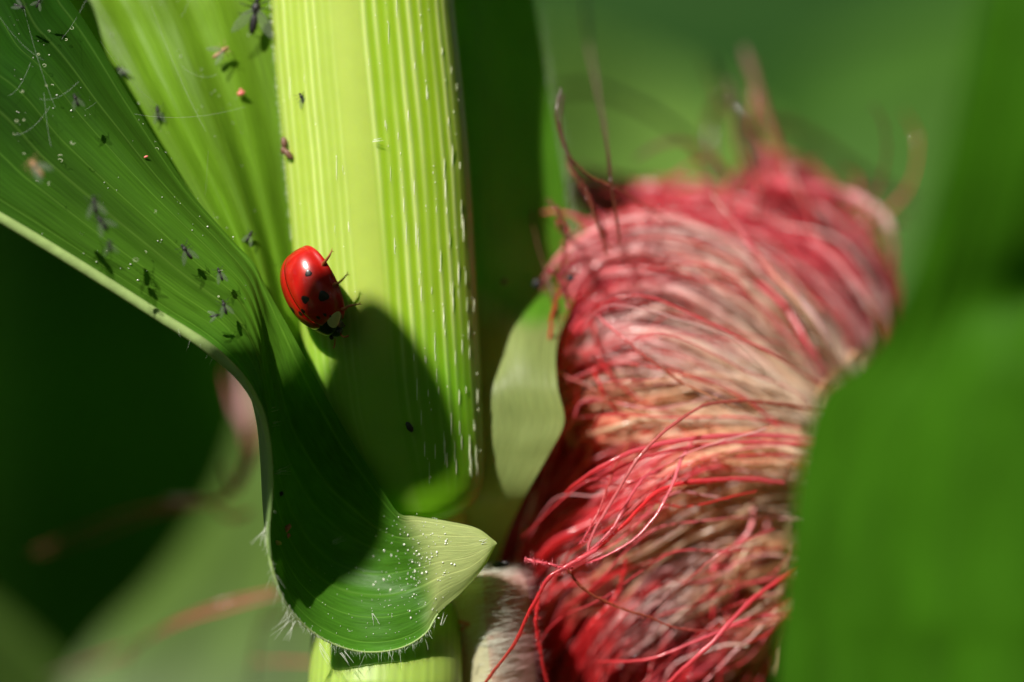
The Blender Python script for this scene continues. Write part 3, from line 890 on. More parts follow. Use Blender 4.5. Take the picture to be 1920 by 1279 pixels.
speck('flower_scrap', on_surface([GT, Gb], 452, 175, .04), .08, 20, 'pale pink scrap on the light blade beside the stem', M_pink, 'plant scrap', ((0, 0, .8, .5), (.1, .25, .3, .5)))
speck('flower_scrap', on_surface([GT, Gb], 274, 294, .02), .035, 20, 'tiny red scrap on the outer blade', M_pink, 'plant scrap')

# ------------------------------------------------------------------ the ear: husk and silk
EO = P(1620, 1500, 1.8)
ear = empty('corn_ear', tuple(EO))
tag(ear, 'ear of corn bursting with glossy red and cream silk between stem and foreground leaf', 'ear of corn')
# husk: a tapering body mostly behind the foreground leaf
rows = []
for t, (x, y, w) in zip(range(8), [(1470, 640, 20), (1530, 760, 90), (1570, 900, 170), (1600, 1080, 230), (1610, 1300, 270), (1600, 1600, 290), (1560, 2000, 260), (1480, 2500, 120)]):
    ring = []
    for a in np.linspace(0, 2 * np.pi, 33):
        k = 1 + .04 * math.sin(a * 7)
        p = P(x, y, 3.2); p = p + np.array((math.cos(a) * w / 250 * k, math.sin(a) * w / 250 * k, 0)); ring.append(p)
    rows.append(ring)
g = patch_points(rows, 97, 90, px=False)
c = np.zeros((90, 97, 3)) + np.array((.20, .33, .07)) * (1 + .2 * np.sin(np.linspace(0, 70, 97)))[None, :, None]
o = mesh_obj('husk', g.reshape(-1, 3), grid_faces(90, 97), M_sheath, col=c.reshape(-1, 3)); reparent(o, ear)
# hairy pale husk seen low between collar and silk
hu = [[(850, 1066, 1.7), (885, 1064, 1.6), (920, 1066, 1.5), (955, 1070, 1.5)],
      [(830, 1090, .75), (875, 1085, .42), (925, 1085, .35), (985, 1090, .65)],
      [(838, 1180, .75), (880, 1175, .42), (930, 1175, .35), (995, 1180, .65)],
      [(845, 1290, .75), (890, 1290, .42), (940, 1290, .35), (1005, 1290, .65)],
      [(855, 1600, .75), (900, 1600, .42), (950, 1600, .35), (1015, 1600, .65)]]
g = patch_points(hu, 40, 80)
c = np.zeros((80, 40, 3)) + np.array((.55, .52, .32))
c[:, 22:] = c[:, 22:] * .4 + np.array((.5, .18, .17)) * .6
hk = mesh_obj('husk', g.reshape(-1, 3), grid_faces(80, 40), M_sheath, col=c.reshape(-1, 3)); reparent(hk, ear)
ha = Acc()
for _ in range(2400):
    i = random.randrange(0, 62); j = random.randrange(3, 38)
    p = g[i, j]; q = proj(p)
    pink = max(0, min(1, (q[0] - 925) / 50))
    col = np.array((.82, .84, .74)) * (1 - pink) + np.array((.75, .35, .36)) * pink
    hair(ha, p + rng.normal(size=3) * .012, (1.0, -.55 + rng.normal() * .2, .25 + rng.normal() * .16), random.uniform(.05, .2), .0014, .2, col)
M_hair2 = simple_mat('husk_hair', vcol=True, rough=.3, spec=.7, transl=.35, noise_amt=.05)
o = ha.build('husk_hair', M_hair2); reparent(o, ear); tag(o, kind='stuff')

red = np.array((.84, .05, .06)); crim = np.array((.92, .17, .23)); cream = np.array((1, .86, .72)); beige = np.array((1, .72, .48)); pw = np.array((1, .72, .72)); ygr = np.array((.55, .55, .20)); brown = np.array((.16, .055, .035))
BN = [  # guide, count, spread px, depth spread, colours base..tip, radius
    ([(1640, 900, 2.2), (1580, 730, 1.9), (1490, 600, 1.6), (1350, 510, 1.4), (1210, 470, 1.3), (1110, 510, 1.3), (1055, 600, 1.4), (1040, 720, 1.5)], 150, 30, .25, (beige, pw * .9, crim, red), .020),
    ([(1640, 900, 1.9), (1520, 740, 1.5), (1400, 620, 1.2), (1260, 545, 1.05), (1140, 545, 1.05), (1075, 620, 1.15), (1045, 730, 1.3)], 210, 42, .25, (cream, cream, pw, crim, red), .020),
    ([(1600, 900, 1.7), (1480, 770, 1.2), (1350, 680, 1.0), (1210, 630, .95), (1110, 650, 1.05), (1060, 720, 1.2), (1070, 800, 1.35)], 210, 42, .25, (cream, cream, pw, red, red), .020),
    ([(1600, 860, 1.5), (1450, 780, 1.1), (1310, 750, .95), (1180, 760, .95), (1090, 790, 1.1), (1050, 850, 1.25), (1010, 920, 1.4)], 170, 36, .25, (cream, cream, beige, red, red), .020),
    ([(1600, 880, 1.2), (1450, 850, .9), (1310, 860, .75), (1190, 910, .75), (1090, 970, .9), (1010, 1050, 1.1), (975, 1170, 1.25)], 190, 36, .22, (cream, beige, crim, red, red), .019),
    ([(1590, 960, 1.2), (1450, 930, .9), (1320, 950, .75), (1200, 1010, .75), (1090, 1090, .85), (1020, 1190, 1.0), (985, 1340, 1.2)], 190, 40, .22, (cream, beige, beige * .9, red, red), .019),
    ([(1570, 1040, 1.3), (1440, 1030, 1.0), (1330, 1070, .9), (1220, 1140, .85), (1120, 1230, .95), (1060, 1380, 1.1)], 150, 40, .22, (beige, beige, pw * .8, red, red), .019),
    ([(1550, 1100, 1.4), (1430, 1130, 1.1), (1330, 1190, 1.0), (1240, 1270, 1.0), (1180, 1400, 1.1)], 130, 42, .22, (beige, beige, crim, red), .019),
    ([(1530, 760, 1.6), (1490, 880, 1.4), (1460, 1020, 1.3), (1430, 1160, 1.3), (1400, 1300, 1.3), (1380, 1450, 1.3)], 120, 28, .2, (beige, beige, ygr, ygr), .020),
    ([(1660, 860, 3.0), (1630, 680, 2.8), (1560, 540, 2.5), (1460, 450, 2.3), (1350, 410, 2.3), (1230, 385, 2.5), (1130, 370, 2.8), (1070, 340, 3.2)], 110, 26, .3, (crim, crim, crim, crim * .9, crim * .8), .018),
    ([(1660, 860, 2.6), (1600, 650, 2.2), (1520, 530, 2.0), (1430, 470, 1.9), (1320, 440, 1.9), (1220, 440, 1.8), (1130, 480, 1.7)], 150, 32, .3, (pw, crim, crim, crim, red), .020),
    ([(1690, 800, 3.2), (1660, 620, 3.0), (1590, 480, 2.8), (1520, 400, 2.7), (1460, 350, 2.7), (1420, 360, 2.8), (1380, 420, 2.8)], 70, 22, .3, (crim, crim, crim, brown * 2), .018),
    ([(1130, 700, 1.5), (1080, 800, 1.5), (1040, 900, 1.55), (1000, 1000, 1.5), (985, 1120, 1.5), (980, 1250, 1.5), (975, 1400, 1.5)], 150, 26, .2, (red, red, red * .9, red, red), .020),
    ([(1300, 560, 2.2), (1200, 600, 2.1), (1130, 700, 2.0), (1130, 820, 2.0), (1130, 950, 2.0), (1140, 1100, 2.0), (1150, 1400, 2.0)], 170, 75, .4, (red, red, red * .8, red * .8, red * .8), .024),
    ([(1560, 640, 2.0), (1500, 740, 1.7), (1430, 880, 1.4), (1370, 1010, 1.2), (1310, 1120, 1.1), (1240, 1400, 1.1)], 200, 80, .3, (beige, beige, pw, crim, red), .026),
]
def smooth_noise(n, amp, k):
    t = np.linspace(0, 1, n)
    return sum(amp / (j + 1) * math.cos(0) * np.sin(t * (j + 1) * k + random.uniform(0, 6.28)) * random.uniform(-1, 1) for j in range(3))
acc = Acc()
n_s = 40
SILK_BACK = 0.55
for (gd, cnt, sp, dsp, cols, rad) in BN:
    gp = cr(gd, n_s)
    tt = np.linspace(0, 1, n_s)
    tan = np.gradient(gp[:, :2], axis=0); tan /= np.linalg.norm(tan, axis=1)[:, None] + 1e-9
    nor = np.stack([-tan[:, 1], tan[:, 0]], 1)
    cols = np.array(cols)
    n_lock = max(3, cnt // 9)
    locks = [(random.gauss(0, 1), random.gauss(0, 1), random.uniform(-.15, .15)) for _ in range(n_lock)]
    for s_ in range(int(cnt * 2.3)):
        lo = locks[s_ % n_lock]
        a = lo[0] * .85 + random.gauss(0, .28); b = lo[1] * .7 + random.gauss(0, .4)
        off = a * sp * (0.55 + 0.5 * np.sin(np.pi * (tt * .8 + .1))) + smooth_noise(n_s, sp * random.choice((.3, .5, 1.1)), 7) + smooth_noise(n_s, sp * .05, 26)
        px = gp[:, :2] + nor * off[:, None]
        yy = gp[:, 2] + SILK_BACK + b * dsp * 1.3 + smooth_noise(n_s, dsp * .5, 9)
        t0 = random.uniform(0, .12); t1 = random.uniform(.75, 1.0) if random.random() < .6 else 1
        pts = np.array([P(px[i, 0], px[i, 1], yy[i]) for i in range(n_s)])
        pts = pts[int(t0 * n_s):max(int(t1 * n_s), 8)]
        n2 = len(pts)
        tloc = np.linspace(t0, t1, n2)
        shift = random.gauss(0, .07) + lo[2] * .8
        ci = np.clip(tloc + shift, 0, 1) * (len(cols) - 1)
        cc = np.stack([np.interp(ci, np.arange(len(cols)), cols[:, q]) for q in range(3)], 1)
        cc = cc * random.uniform(.75, 1.15)
        if random.random() < .07 and sp < 60:      # near-white threads: silk highlights put into the colour
            w_ = np.interp(tloc, [0, .25, .6, .85, 1], [.6, .9, .85, .2, 0])[:, None]
            cc = cc * (1 - w_) + np.array((1, .9, .87)) * w_
        r = rad * random.choice((.35, .45, .55, .7, .9, 1.5)) * np.interp(np.linspace(0, 1, n2), [0, .1, .85, 1], [.8, 1, .8, .25])
        v, f = tube_mesh(pts, r, 5, random.uniform(.35, .9), random.uniform(-3, 3))
        acc.add(v, f, np.repeat(cc, 5, axis=0))
o = acc.build('silk_mass', M_silk); reparent(o, ear); tag(o, 'dense glossy silk, cream at the base and red outwards', kind='stuff')

pk = crim * .9 + np.array((.1, .12, .12)); greyb = np.array((.30, .20, .16)); drk = np.array((.13, .045, .03)); org = np.array((.50, .12, .06))
ST = [  # single loose strands: guide, radius, colours, fuzz
    ([(1560, 775, .8), (1440, 752, .5), (1340, 752, .3), (1270, 785, .1), (1200, 850, 0), (1150, 925, 0), (1105, 1000, .02), (1090, 1050, .05)], .020, (org, pk), 1),
    ([(1540, 825, .7), (1430, 818, .5), (1300, 825, .3), (1200, 848, .2), (1130, 880, .2), (1060, 925, .4)], .030, (pk, crim, red), 0),
    ([(1540, 835, .7), (1430, 828, .5), (1300, 838, .32), (1200, 860, .25), (1120, 900, .3)], .024, (crim, crim, red), 0),
    ([(1300, 820, .5), (1275, 870, .2), (1245, 940, .05), (1200, 1000, 0), (1140, 1040, 0), (1090, 1060, .05)], .020, (pk, pk, crim), 1),
    ([(1240, 880, .4), (1200, 900, .2), (1150, 985, .05), (1110, 1030, .05), (1080, 1050, .05)], .018, (crim, pk), 1),
    ([(1180, 830, .5), (1150, 880, .3), (1120, 960, .1), (1085, 1020, .1)], .016, (org, crim), 1),
    ([(1470, 905, .6), (1360, 900, .4), (1240, 920, .2), (1170, 985, .1), (1120, 1030, .05), (1060, 1060, .03)], .026, (crim, red * 1.2, red), 1),
    ([(1120, 1030, .02), (1070, 1060, 0), (1030, 1085, 0), (1000, 1140, .02), (965, 1210, .05), (915, 1275, .1), (870, 1340, .2)], .026, (crim, red, org), 1),
    ([(1075, 1065, .02), (1030, 1062, 0), (985, 1052, .05)], .016, (crim, crim), 1),
    ([(1060, 1060, .05), (1090, 1100, .1), (1140, 1130, .15), (1200, 1150, .2), (1290, 1180, .3), (1400, 1170, .5), (1480, 1150, .8)], .016, (org, org, crim), 1),
    ([(1510, 1060, .6), (1430, 1110, .4), (1370, 1165, .2), (1320, 1215, .15), (1270, 1260, .2), (1200, 1340, .3)], .028, (red, crim, red), 0),
    ([(1480, 1150, .6), (1400, 1160, .4), (1300, 1205, .3), (1220, 1235, .3), (1120, 1240, .5)], .020, (crim, crim, red), 0),
    ([(860, 1165, .45), (905, 1178, .4), (930, 1215, .4), (938, 1290, .5)], .014, (crim, crim), 1),
    ([(855, 1185, .5), (880, 1172, .45), (905, 1178, .4)], .010, (crim, crim), 0),
    ([(1010, 1110, .15), (1003, 1170, .2), (1010, 1230, .3), (1030, 1330, .5)], .022, (red, red), 1),
    ([(1100, 1180, .6), (1150, 1120, .6), (1170, 1050, .6)], .020, (red, red), 1),
    ([(1115, 690, .9), (1125, 715, .7), (1150, 760, .7), (1210, 810, .9), (1300, 840, 1.2)], .014, (red, red), 1),
    ([(1112, 600, 1.0), (1130, 680, .8), (1180, 740, .8), (1270, 785, 1.0), (1400, 800, 1.4)], .014, (red, crim), 1),
    ([(1120, 590, .6), (1180, 640, .4), (1260, 700, .4), (1340, 740, .4), (1420, 775, .6)], .018, (pk, org, beige), 0),
    ([(1025, 690, .9), (1090, 720, .7), (1150, 760, .6), (1260, 800, .6)], .020, (pk * .7, org, beige), 0),
    ([(1052, 165, .55), (1045, 215, .5), (1060, 280, .45), (1100, 325, .45), (1150, 352, .5), (1200, 385, .8), (1300, 450, 1.3), (1420, 560, 1.7)], .015, (drk, drk * 1.5, org, org), 1),
    ([(1056, 175, .65), (1052, 240, .6), (1075, 310, .55), (1120, 400, .55), (1150, 470, .6)], .013, (drk, drk * 1.5, org), 1),
    ([(1060, 290, .6), (1095, 350, .55), (1120, 420, .5), (1140, 480, .6)], .015, (drk * 1.5, org), 1),
    ([(1095, -40, 3.0), (1100, 60, 2.4), (1118, 160, 1.6), (1132, 250, .9), (1142, 330, .5), (1150, 390, .5), (1160, 460, .6)], .022, (greyb, greyb, drk, org), 1),
    ([(1040, 170, 4.2), (1110, 165, 4.2), (1200, 200, 4.0), (1290, 260, 3.9), (1360, 340, 3.6)], .028, (drk, drk, drk), 0),
    ([(1165, 340, 3.4), (1230, 365, 3.2), (1290, 395, 3.0), (1360, 460, 2.6)], .024, (drk, drk), 0),
    ([(1395, 90, 3.0), (1425, 180, 2.7), (1455, 270, 2.4), (1485, 340, 2.2), (1520, 420, 2.1), (1540, 500, 2.2)], .034, (greyb, org * .8, crim), 0),
    ([(1325, 110, 4.5), (1350, 180, 4.2), (1380, 230, 4.0), (1420, 300, 3.6), (1460, 380, 3)], .030, (drk * 1.5, drk), 0),
    ([(1345, 430, 2.8), (1338, 330, 3.2), (1330, 240, 3.4), (1345, 195, 3.4), (1375, 215, 3.4), (1400, 280, 3.2), (1430, 330, 3)], .032, (drk, drk, drk), 0),
    ([(1380, 260, 4.5), (1430, 240, 4.5), (1490, 245, 4.5), (1560, 290, 4.6), (1640, 350, 4.8), (1730, 390, 5)], .036, (drk, drk * .8, drk), 0),
    ([(1335, 365, 1.2), (1370, 410, 1.1), (1430, 490, 1.0), (1490, 560, .9), (1540, 630, 1.1), (1590, 720, 1.6)], .032, (org, pk, beige, cream), 1),
    ([(1440, 340, 2.4), (1500, 350, 2.3), (1580, 362, 2.4), (1640, 395, 2.3), (1668, 440, 2.3), (1680, 520, 2.6)], .040, (crim, pk, pw, beige), 0),
    ([(1490, 380, 3.0), (1570, 360, 3.2), (1640, 360, 3.4), (1720, 375, 3.8)], .030, (drk, greyb), 0),
    ([(1500, 440, 2.0), (1570, 490, 1.9), (1615, 550, 1.9), (1645, 605, 2.0), (1640, 680, 2.4)], .034, (crim, pw, ygr), 0),
    ([(1350, 480, 1.5), (1440, 510, 1.3), (1510, 570, 1.2), (1560, 640, 1.2), (1600, 740, 1.6)], .038, (crim, pw, pw), 0),
    ([(1380, 500, 1.6), (1460, 560, 1.3), (1510, 640, 1.1), (1545, 700, 1.2), (1580, 800, 1.6)], .036, (crim, crim, pw), 0),
    ([(1005, 330, 1.6), (998, 400, 1.3), (1012, 480, 1.0), (1035, 560, .8), (1050, 640, .8)], .013, (drk, drk * 2), 0),
    ([(1030, 640, .8), (1035, 590, .75), (1055, 540, .7), (1085, 515, .7)], .018, (red, org), 1),
    ([(1130, 480, 1.2), (1200, 420, 1.6), (1290, 400, 1.8), (1360, 420, 1.8)], .02, (crim * .8, crim), 0),
    ([(1340, 470, 1.8), (1390, 400, 1.9), (1430, 350, 2.2), (1445, 300, 2.6)], .03, (crim, pk), 0),
]
# more loose strands lying over the mass
for q_ in range(110):
    gd, cnt, sp, dsp, cols, rad = BN[q_ % 13]
    if q_ % 13 == 8: continue
    lo = random.uniform(.0, .45); hi = random.uniform(.6, 1)
    g_ = cr(gd, 21)[int(lo * 20):max(int(hi * 20), int(lo * 20) + 6)][::3]
    ox, oy = random.gauss(0, sp * 1.3), random.gauss(0, sp * 1.3)
    up = random.uniform(.05, .45)
    pts_ = [(a_[0] + ox + random.gauss(0, 14), a_[1] + oy + random.gauss(0, 14), a_[2] - up + random.gauss(0, .06)) for a_ in g_]
    if min(p_[0] for p_ in pts_) < 1035 and max(p_[1] for p_ in pts_) < 850: continue
    ST.append((pts_, random.uniform(.006, .013), random.choice([(pw, crim, red), (crim, red), (cream, pw, crim), (red, red)]), 0))
# wisps curling up out of the top and the left edge of the tuft
def wisp(x, y, Y, a, L, curl, r_, cols):
    pts_ = []
    for k_ in range(7):
        pts_.append((x, y, Y)); x += L / 6 * math.cos(a); y -= L / 6 * math.sin(a); a += curl / 6 + random.gauss(0, .12); Y += random.gauss(0, .05)
    ST.append((pts_, r_, cols, 1 if Y < 1.3 else 0))
for q_ in range(30):
    x_ = random.uniform(1080, 1640); y_ = np.interp(x_, [1080, 1300, 1450, 1640], [470, 430, 360, 420]) + random.uniform(-10, 50)
    wisp(x_, y_, np.interp(x_, [1080, 1200, 1640], [.9, 1.9, 2.8]) + random.gauss(0, .3), random.uniform(.4, 2.9), random.uniform(90, 290), random.uniform(-2.6, 2.6), random.uniform(.012, .022),
         random.choice([(crim, drk * 2, drk), (org, drk * 2, greyb), (crim, org), (crim, crim, drk * 3)]))
for q_ in range(12):
    x_ = random.uniform(1045, 1120); y_ = random.uniform(430, 700)
    wisp(x_, y_, random.uniform(.6, 1.2), random.uniform(.9, 3.3), random.uniform(40, 130), random.uniform(-1.2, 1.2), random.uniform(.006, .010), random.choice([(red * .6, drk * 2), (red * .6, org * .6, drk * 2), (crim * .6, red * .5)]))
fz = Acc()
for (gd, rad, cols, fuzz) in ST:
    n = 44
    gp = cr([P(*q) for q in gd], n)
    gp[1:-1] += np.cumsum(rng.normal(size=(n, 3)), axis=0)[1:-1] * .0022
    cols = np.array(cols); ci = np.linspace(0, len(cols) - 1, n)
    cc = np.stack([np.interp(ci, np.arange(len(cols)), cols[:, q]) for q in range(3)], 1)
    r = rad * np.interp(np.linspace(0, 1, n), [0, .1, .9, 1], [.7, 1, .85, .4])
    r = r * (.68 if (fuzz or gd[0][2] < 2) else 1.15) * (1 + .12 * np.sin(np.linspace(0, 40, n) + random.uniform(0, 6)))
    v, f = tube_mesh(gp, r, 7, .7, random.uniform(-2, 2))
    o = mesh_obj('silk_strand', v, f.tolist(), M_silk, col=np.repeat(cc, 7, axis=0)); reparent(o, ear)
    if fuzz:
        for i in range(2, n - 1):
            for _ in range(7):
                if random.random() < .3: continue
                d = rng.normal(size=3); d[1] -= .3
                hair(fz, gp[i] + rng.normal(size=3) * .006, d, random.uniform(.014, .04), .0032, .2, np.clip(cc[i] * 1.35 + .04, 0, 1))
o = fz.build('silk_fuzz', M_silk); reparent(o, ear); tag(o, kind='stuff')

# ------------------------------------------------------------------ foreground leaf on the right
fore = empty('corn_plant', (14, -5, -91)); tag(fore, 'neighbouring corn plant whose broad blurred leaf fills the right of the view', 'corn plant')
FR = [
    [(2250, -1500, -3.4), (2320, -1500, -3.4), (2450, -1500, -3.5), (2600, -1500, -3.5)],
    [(1960, -500, -3.7), (2080, -500, -3.85), (2250, -500, -4.0), (2500, -500, -3.9)],
    [(1830, -60, -3.85), (1930, -60, -3.95), (2110, -60, -4.15), (2450, -60, -4.1)],
    [(1790, 120, -3.75), (1890, 120, -3.9), (2080, 120, -4.1), (2450, 120, -4.0)],
    [(1748, 300, -3.5), (1850, 300, -3.7), (2050, 300, -4.0), (2450, 300, -3.9)],
    [(1710, 440, -3.2), (1810, 450, -3.4), (2020, 450, -3.7), (2430, 450, -3.6)],
    [(1668, 556, -3.0), (1780, 570, -3.1), (2000, 570, -3.3), (2400, 570, -3.4)],
    [(1612, 658, -2.6), (1740, 680, -3.0), (1980, 680, -3.7), (2380, 680, -3.6)],
    [(1524, 736, -2.2), (1690, 770, -2.9), (1950, 780, -3.6), (2350, 780, -3.5)],
    [(1489, 850, -2.0), (1660, 870, -2.8), (1930, 880, -3.5), (2330, 880, -3.4)],
    [(1470, 980, -2.0), (1640, 990, -2.7), (1910, 1000, -3.4), (2310, 1000, -3.4)],
    [(1455, 1130, -1.9), (1620, 1140, -2.6), (1890, 1140, -3.3), (2290, 1140, -3.3)],
    [(1442, 1300, -1.9), (1610, 1300, -2.5), (1880, 1300, -3.2), (2280, 1300, -3.3)],
    [(1450, 1900, -2), (1640, 1900, -2.6), (1900, 1900, -3.2), (2280, 1900, -3.4)],
    [(1900, 4500, -4), (2000, 4500, -4.1), (2200, 4500, -4.5), (2450, 4500, -4.6)],
    [(2900, 9000, -5), (2950, 9000, -5), (3000, 9000, -5), (3100, 9000, -5)],
]
gf = patch_points(FR, 90, 260); uf = np.linspace(0, 1, 90)
for i in range(260): gf[i, :, 1] += .018 * np.sin(uf * 26) + .010 * np.sin(uf * 61 + 1) - .8
cf = np.zeros((260, 90, 3))
for i in range(260):
    for j in range(90):
        n = fbm(gf[i, j], .5, 2)
        cf[i, j] = np.array((.048, .165, .005)) * (1 + .06 * math.sin(uf[j] * 33) + .25 * n)
def fp(name, g, c, nu_, nv_, mat, parent, span=10):
    return pm(name, g.reshape(-1, 3), grid_faces(nv_, nu_), mat, parent, col=c.reshape(-1, 3), uv=np.stack(np.meshgrid(np.linspace(0, 1, nu_), np.linspace(0, span, nv_)), -1).reshape(-1, 2))
fp('leaf_blade', gf, cf, 90, 260, M_fore, fore)
sp_ = np.array([(14, -5, -91), (14, -5, -40), (14.3, -5, 0), (14.2, -5, 50), (14, -5, 110)])
v, f = tube_mesh(cr(sp_, 30), np.linspace(1.2, .7, 30), 16); pm('stem', v, f.tolist(), M_stem, fore, col=np.tile((.3, .42, .08), (len(v), 1)))

# ------------------------------------------------------------------ plants behind
def blade(rng_, L, W, lean, az, droop):
    """an arching corn leaf: returns grid"""
    n = 26; t = np.linspace(0, 1, n)
    r = L * (0.75 * t); z = L * (lean * t - droop * t ** 2.2)
    d = np.array((math.cos(az), math.sin(az), 0)); s = np.array((-math.sin(az), math.cos(az), 0))
    w = W * np.sin(np.pi * np.clip(t * .92 + .08, 0, 1)) ** .6 * .5
    g = np.zeros((n, 9, 3))
    for i in range(n):
        for j in range(9):
            q = (j - 4) / 4
            g[i, j] = d * r[i] + s * w[i] * q + np.array((0, 0, z[i] + abs(q) * w[i] * .45 + .4 * math.sin(i * .9 + j)))
    return g
def bg_plant(name, loc, seed, label, group, H=170, first_z=35, col=(.07, .17, .02), nl=11, azs=None):
    r = random.Random(seed)
    root = empty(name, loc); tag(root, label, 'corn plant', group)
    v, f = tube_mesh(cr([(0, 0, 0), (r.uniform(-2, 2), 1, H * .5), (r.uniform(-3, 3), 0, H)], 12), np.linspace(1.3, .5, 12), 10)
    mesh_obj('stem', v, f.tolist(), M_stem, root, col=np.tile((.22, .36, .06), (len(v), 1)))
    for k in range(nl):
        z = first_z + (H - first_z - 8) * k / (nl - 1) + r.uniform(-3, 3)
        az = (azs[k % len(azs)] if azs else (k % 2) * math.pi + r.uniform(-.6, .6) + seed)
        g = blade(r, r.uniform(50, 75), r.uniform(6.5, 9), r.uniform(.45, .8), az, r.uniform(.6, 1.1))
        g = g + np.array((0, 0, z))
        c = np.zeros((26, 9, 3)) + np.array(col) * r.uniform(.8, 1.3)
        c[:, 4] = c[:, 4] * .4 + np.array((.3, .4, .15)) * .6
        mesh_obj('leaf_blade', g.reshape(-1, 3), grid_faces(26, 9), M_far, root, col=c.reshape(-1, 3),
                 uv=np.stack(np.meshgrid(np.linspace(0, 1, 9), np.linspace(0, 5, 26)), -1).reshape(-1, 2))
    return root
protos = []
k = 0
for ry, Y in enumerate([95, 130, 180, 250, 350]):
    W = 18 + Y * .22
    x = -W
    while x < W:
        loc = (x + random.uniform(-4, 4), Y + random.uniform(-5, 5), -92)
        row_ = ['nearest', 'second', 'third', 'fourth', 'farthest'][ry]
        side_ = 'left' if loc[0] < -.3 * W else ('right' if loc[0] > .3 * W else 'middle')
        lab_ = 'blurred corn plant in the %s row behind, on the %s side' % (row_, side_)
        if len(protos) < 6:
            o = bg_plant('corn_plant', loc, k * 1.7, lab_, 'blurred corn plants of the field behind')
            protos.append(o)
        else:
            src = protos[k % 6]
            o = src.copy(); C.objects.link(o); o.location = loc; o.rotation_euler = (0, 0, random.uniform(0, 6.28)); s = random.uniform(.9, 1.15); o.scale = (s, s, s)
            o['label'] = lab_
            for ch in src.children:
                c_ = ch.copy(); C.objects.link(c_); c_.parent = o
        k += 1
        x += random.uniform(13, 19)

# nearer blurred plants: one behind on the left, one behind on the right, built leaf by leaf
left_p = empty('corn_plant', (-16, 14, -91)); tag(left_p, 'blurred corn plant low behind the left leaf with red silk tips', 'corn plant')
right_p = empty('corn_plant', (12, 24, -91)); tag(right_p, 'blurred sunlit corn plant above and behind the silk', 'corn plant')
for root in (left_p, right_p):
    x, y, z = root.location
    v, f = tube_mesh(cr([(x, y, z), (x + 1, y, -30), (x, y, 60)], 14), np.linspace(1.2, .7, 14), 14)
    pm('stem', v, f.tolist(), M_stem, root, col=np.tile((.25, .38, .07), (len(v), 1)))
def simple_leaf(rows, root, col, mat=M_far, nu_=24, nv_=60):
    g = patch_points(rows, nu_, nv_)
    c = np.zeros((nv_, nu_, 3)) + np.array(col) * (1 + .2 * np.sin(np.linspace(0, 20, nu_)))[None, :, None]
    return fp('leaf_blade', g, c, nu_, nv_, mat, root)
# left side: the pale leaf rising from below
simple_leaf([[(40, 1500, 6.6), (400, 1700, 6), (800, 1900, 5.5)], [(150, 1240, 7.2), (420, 1400, 6.6), (760, 1560, 6.2)], [(290, 1090, 7.8), (520, 1180, 7.2), (780, 1300, 6.8)],
             [(380, 970, 8.4), (560, 1010, 7.9), (760, 1080, 7.4)], [(440, 860, 8.9), (580, 880, 8.5), (740, 900, 8)], [(520, 600, 10), (600, 620, 9.6), (700, 640, 9.2)], [(640, 350, 11), (660, 360, 11), (690, 370, 11)]],
            left_p, (.078, .145, .018))
# bottom left corner leaf
simple_leaf([[(-600, 700, 9), (-640, 900, 9.5), (-700, 1200, 10)], [(-260, 940, 8.5), (-260, 1150, 9), (-300, 1500, 10)], [(0, 1140, 8), (-40, 1320, 9), (-100, 1700, 10)],
             [(130, 1255, 8), (90, 1420, 9), (0, 1800, 10)], [(350, 1460, 8), (300, 1600, 9), (150, 1950, 10)]], left_p, (.15, .26, .05))
# mid-dark broad leaves behind the gap
simple_leaf([[(-700, -400, 15), (-600, 300, 18), (-600, 1400, 24)], [(-200, -400, 15), (0, 300, 18), (0, 1400, 24)], [(200, -400, 16), (350, 300, 19), (400, 1400, 25)], [(800, -400, 18), (800, 400, 21), (800, 1400, 27)]],
            left_p, (.05, .16, .015))
# right side: sunlit patches
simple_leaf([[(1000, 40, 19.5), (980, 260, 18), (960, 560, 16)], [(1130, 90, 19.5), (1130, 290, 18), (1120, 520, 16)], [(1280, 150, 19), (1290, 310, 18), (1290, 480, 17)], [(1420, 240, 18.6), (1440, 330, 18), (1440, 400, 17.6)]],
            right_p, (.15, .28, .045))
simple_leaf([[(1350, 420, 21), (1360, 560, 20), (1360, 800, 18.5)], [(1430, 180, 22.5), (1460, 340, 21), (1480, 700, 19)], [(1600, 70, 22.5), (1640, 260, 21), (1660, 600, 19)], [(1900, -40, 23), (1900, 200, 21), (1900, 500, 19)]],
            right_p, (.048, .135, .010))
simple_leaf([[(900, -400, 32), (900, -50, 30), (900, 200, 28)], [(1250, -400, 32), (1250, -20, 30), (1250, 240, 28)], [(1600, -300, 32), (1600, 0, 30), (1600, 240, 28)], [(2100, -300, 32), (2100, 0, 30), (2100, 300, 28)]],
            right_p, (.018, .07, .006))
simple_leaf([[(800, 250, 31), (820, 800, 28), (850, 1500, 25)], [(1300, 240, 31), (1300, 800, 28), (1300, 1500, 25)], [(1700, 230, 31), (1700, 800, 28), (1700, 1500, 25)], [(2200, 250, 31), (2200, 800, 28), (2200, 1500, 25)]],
            right_p, (.07, .17, .035))

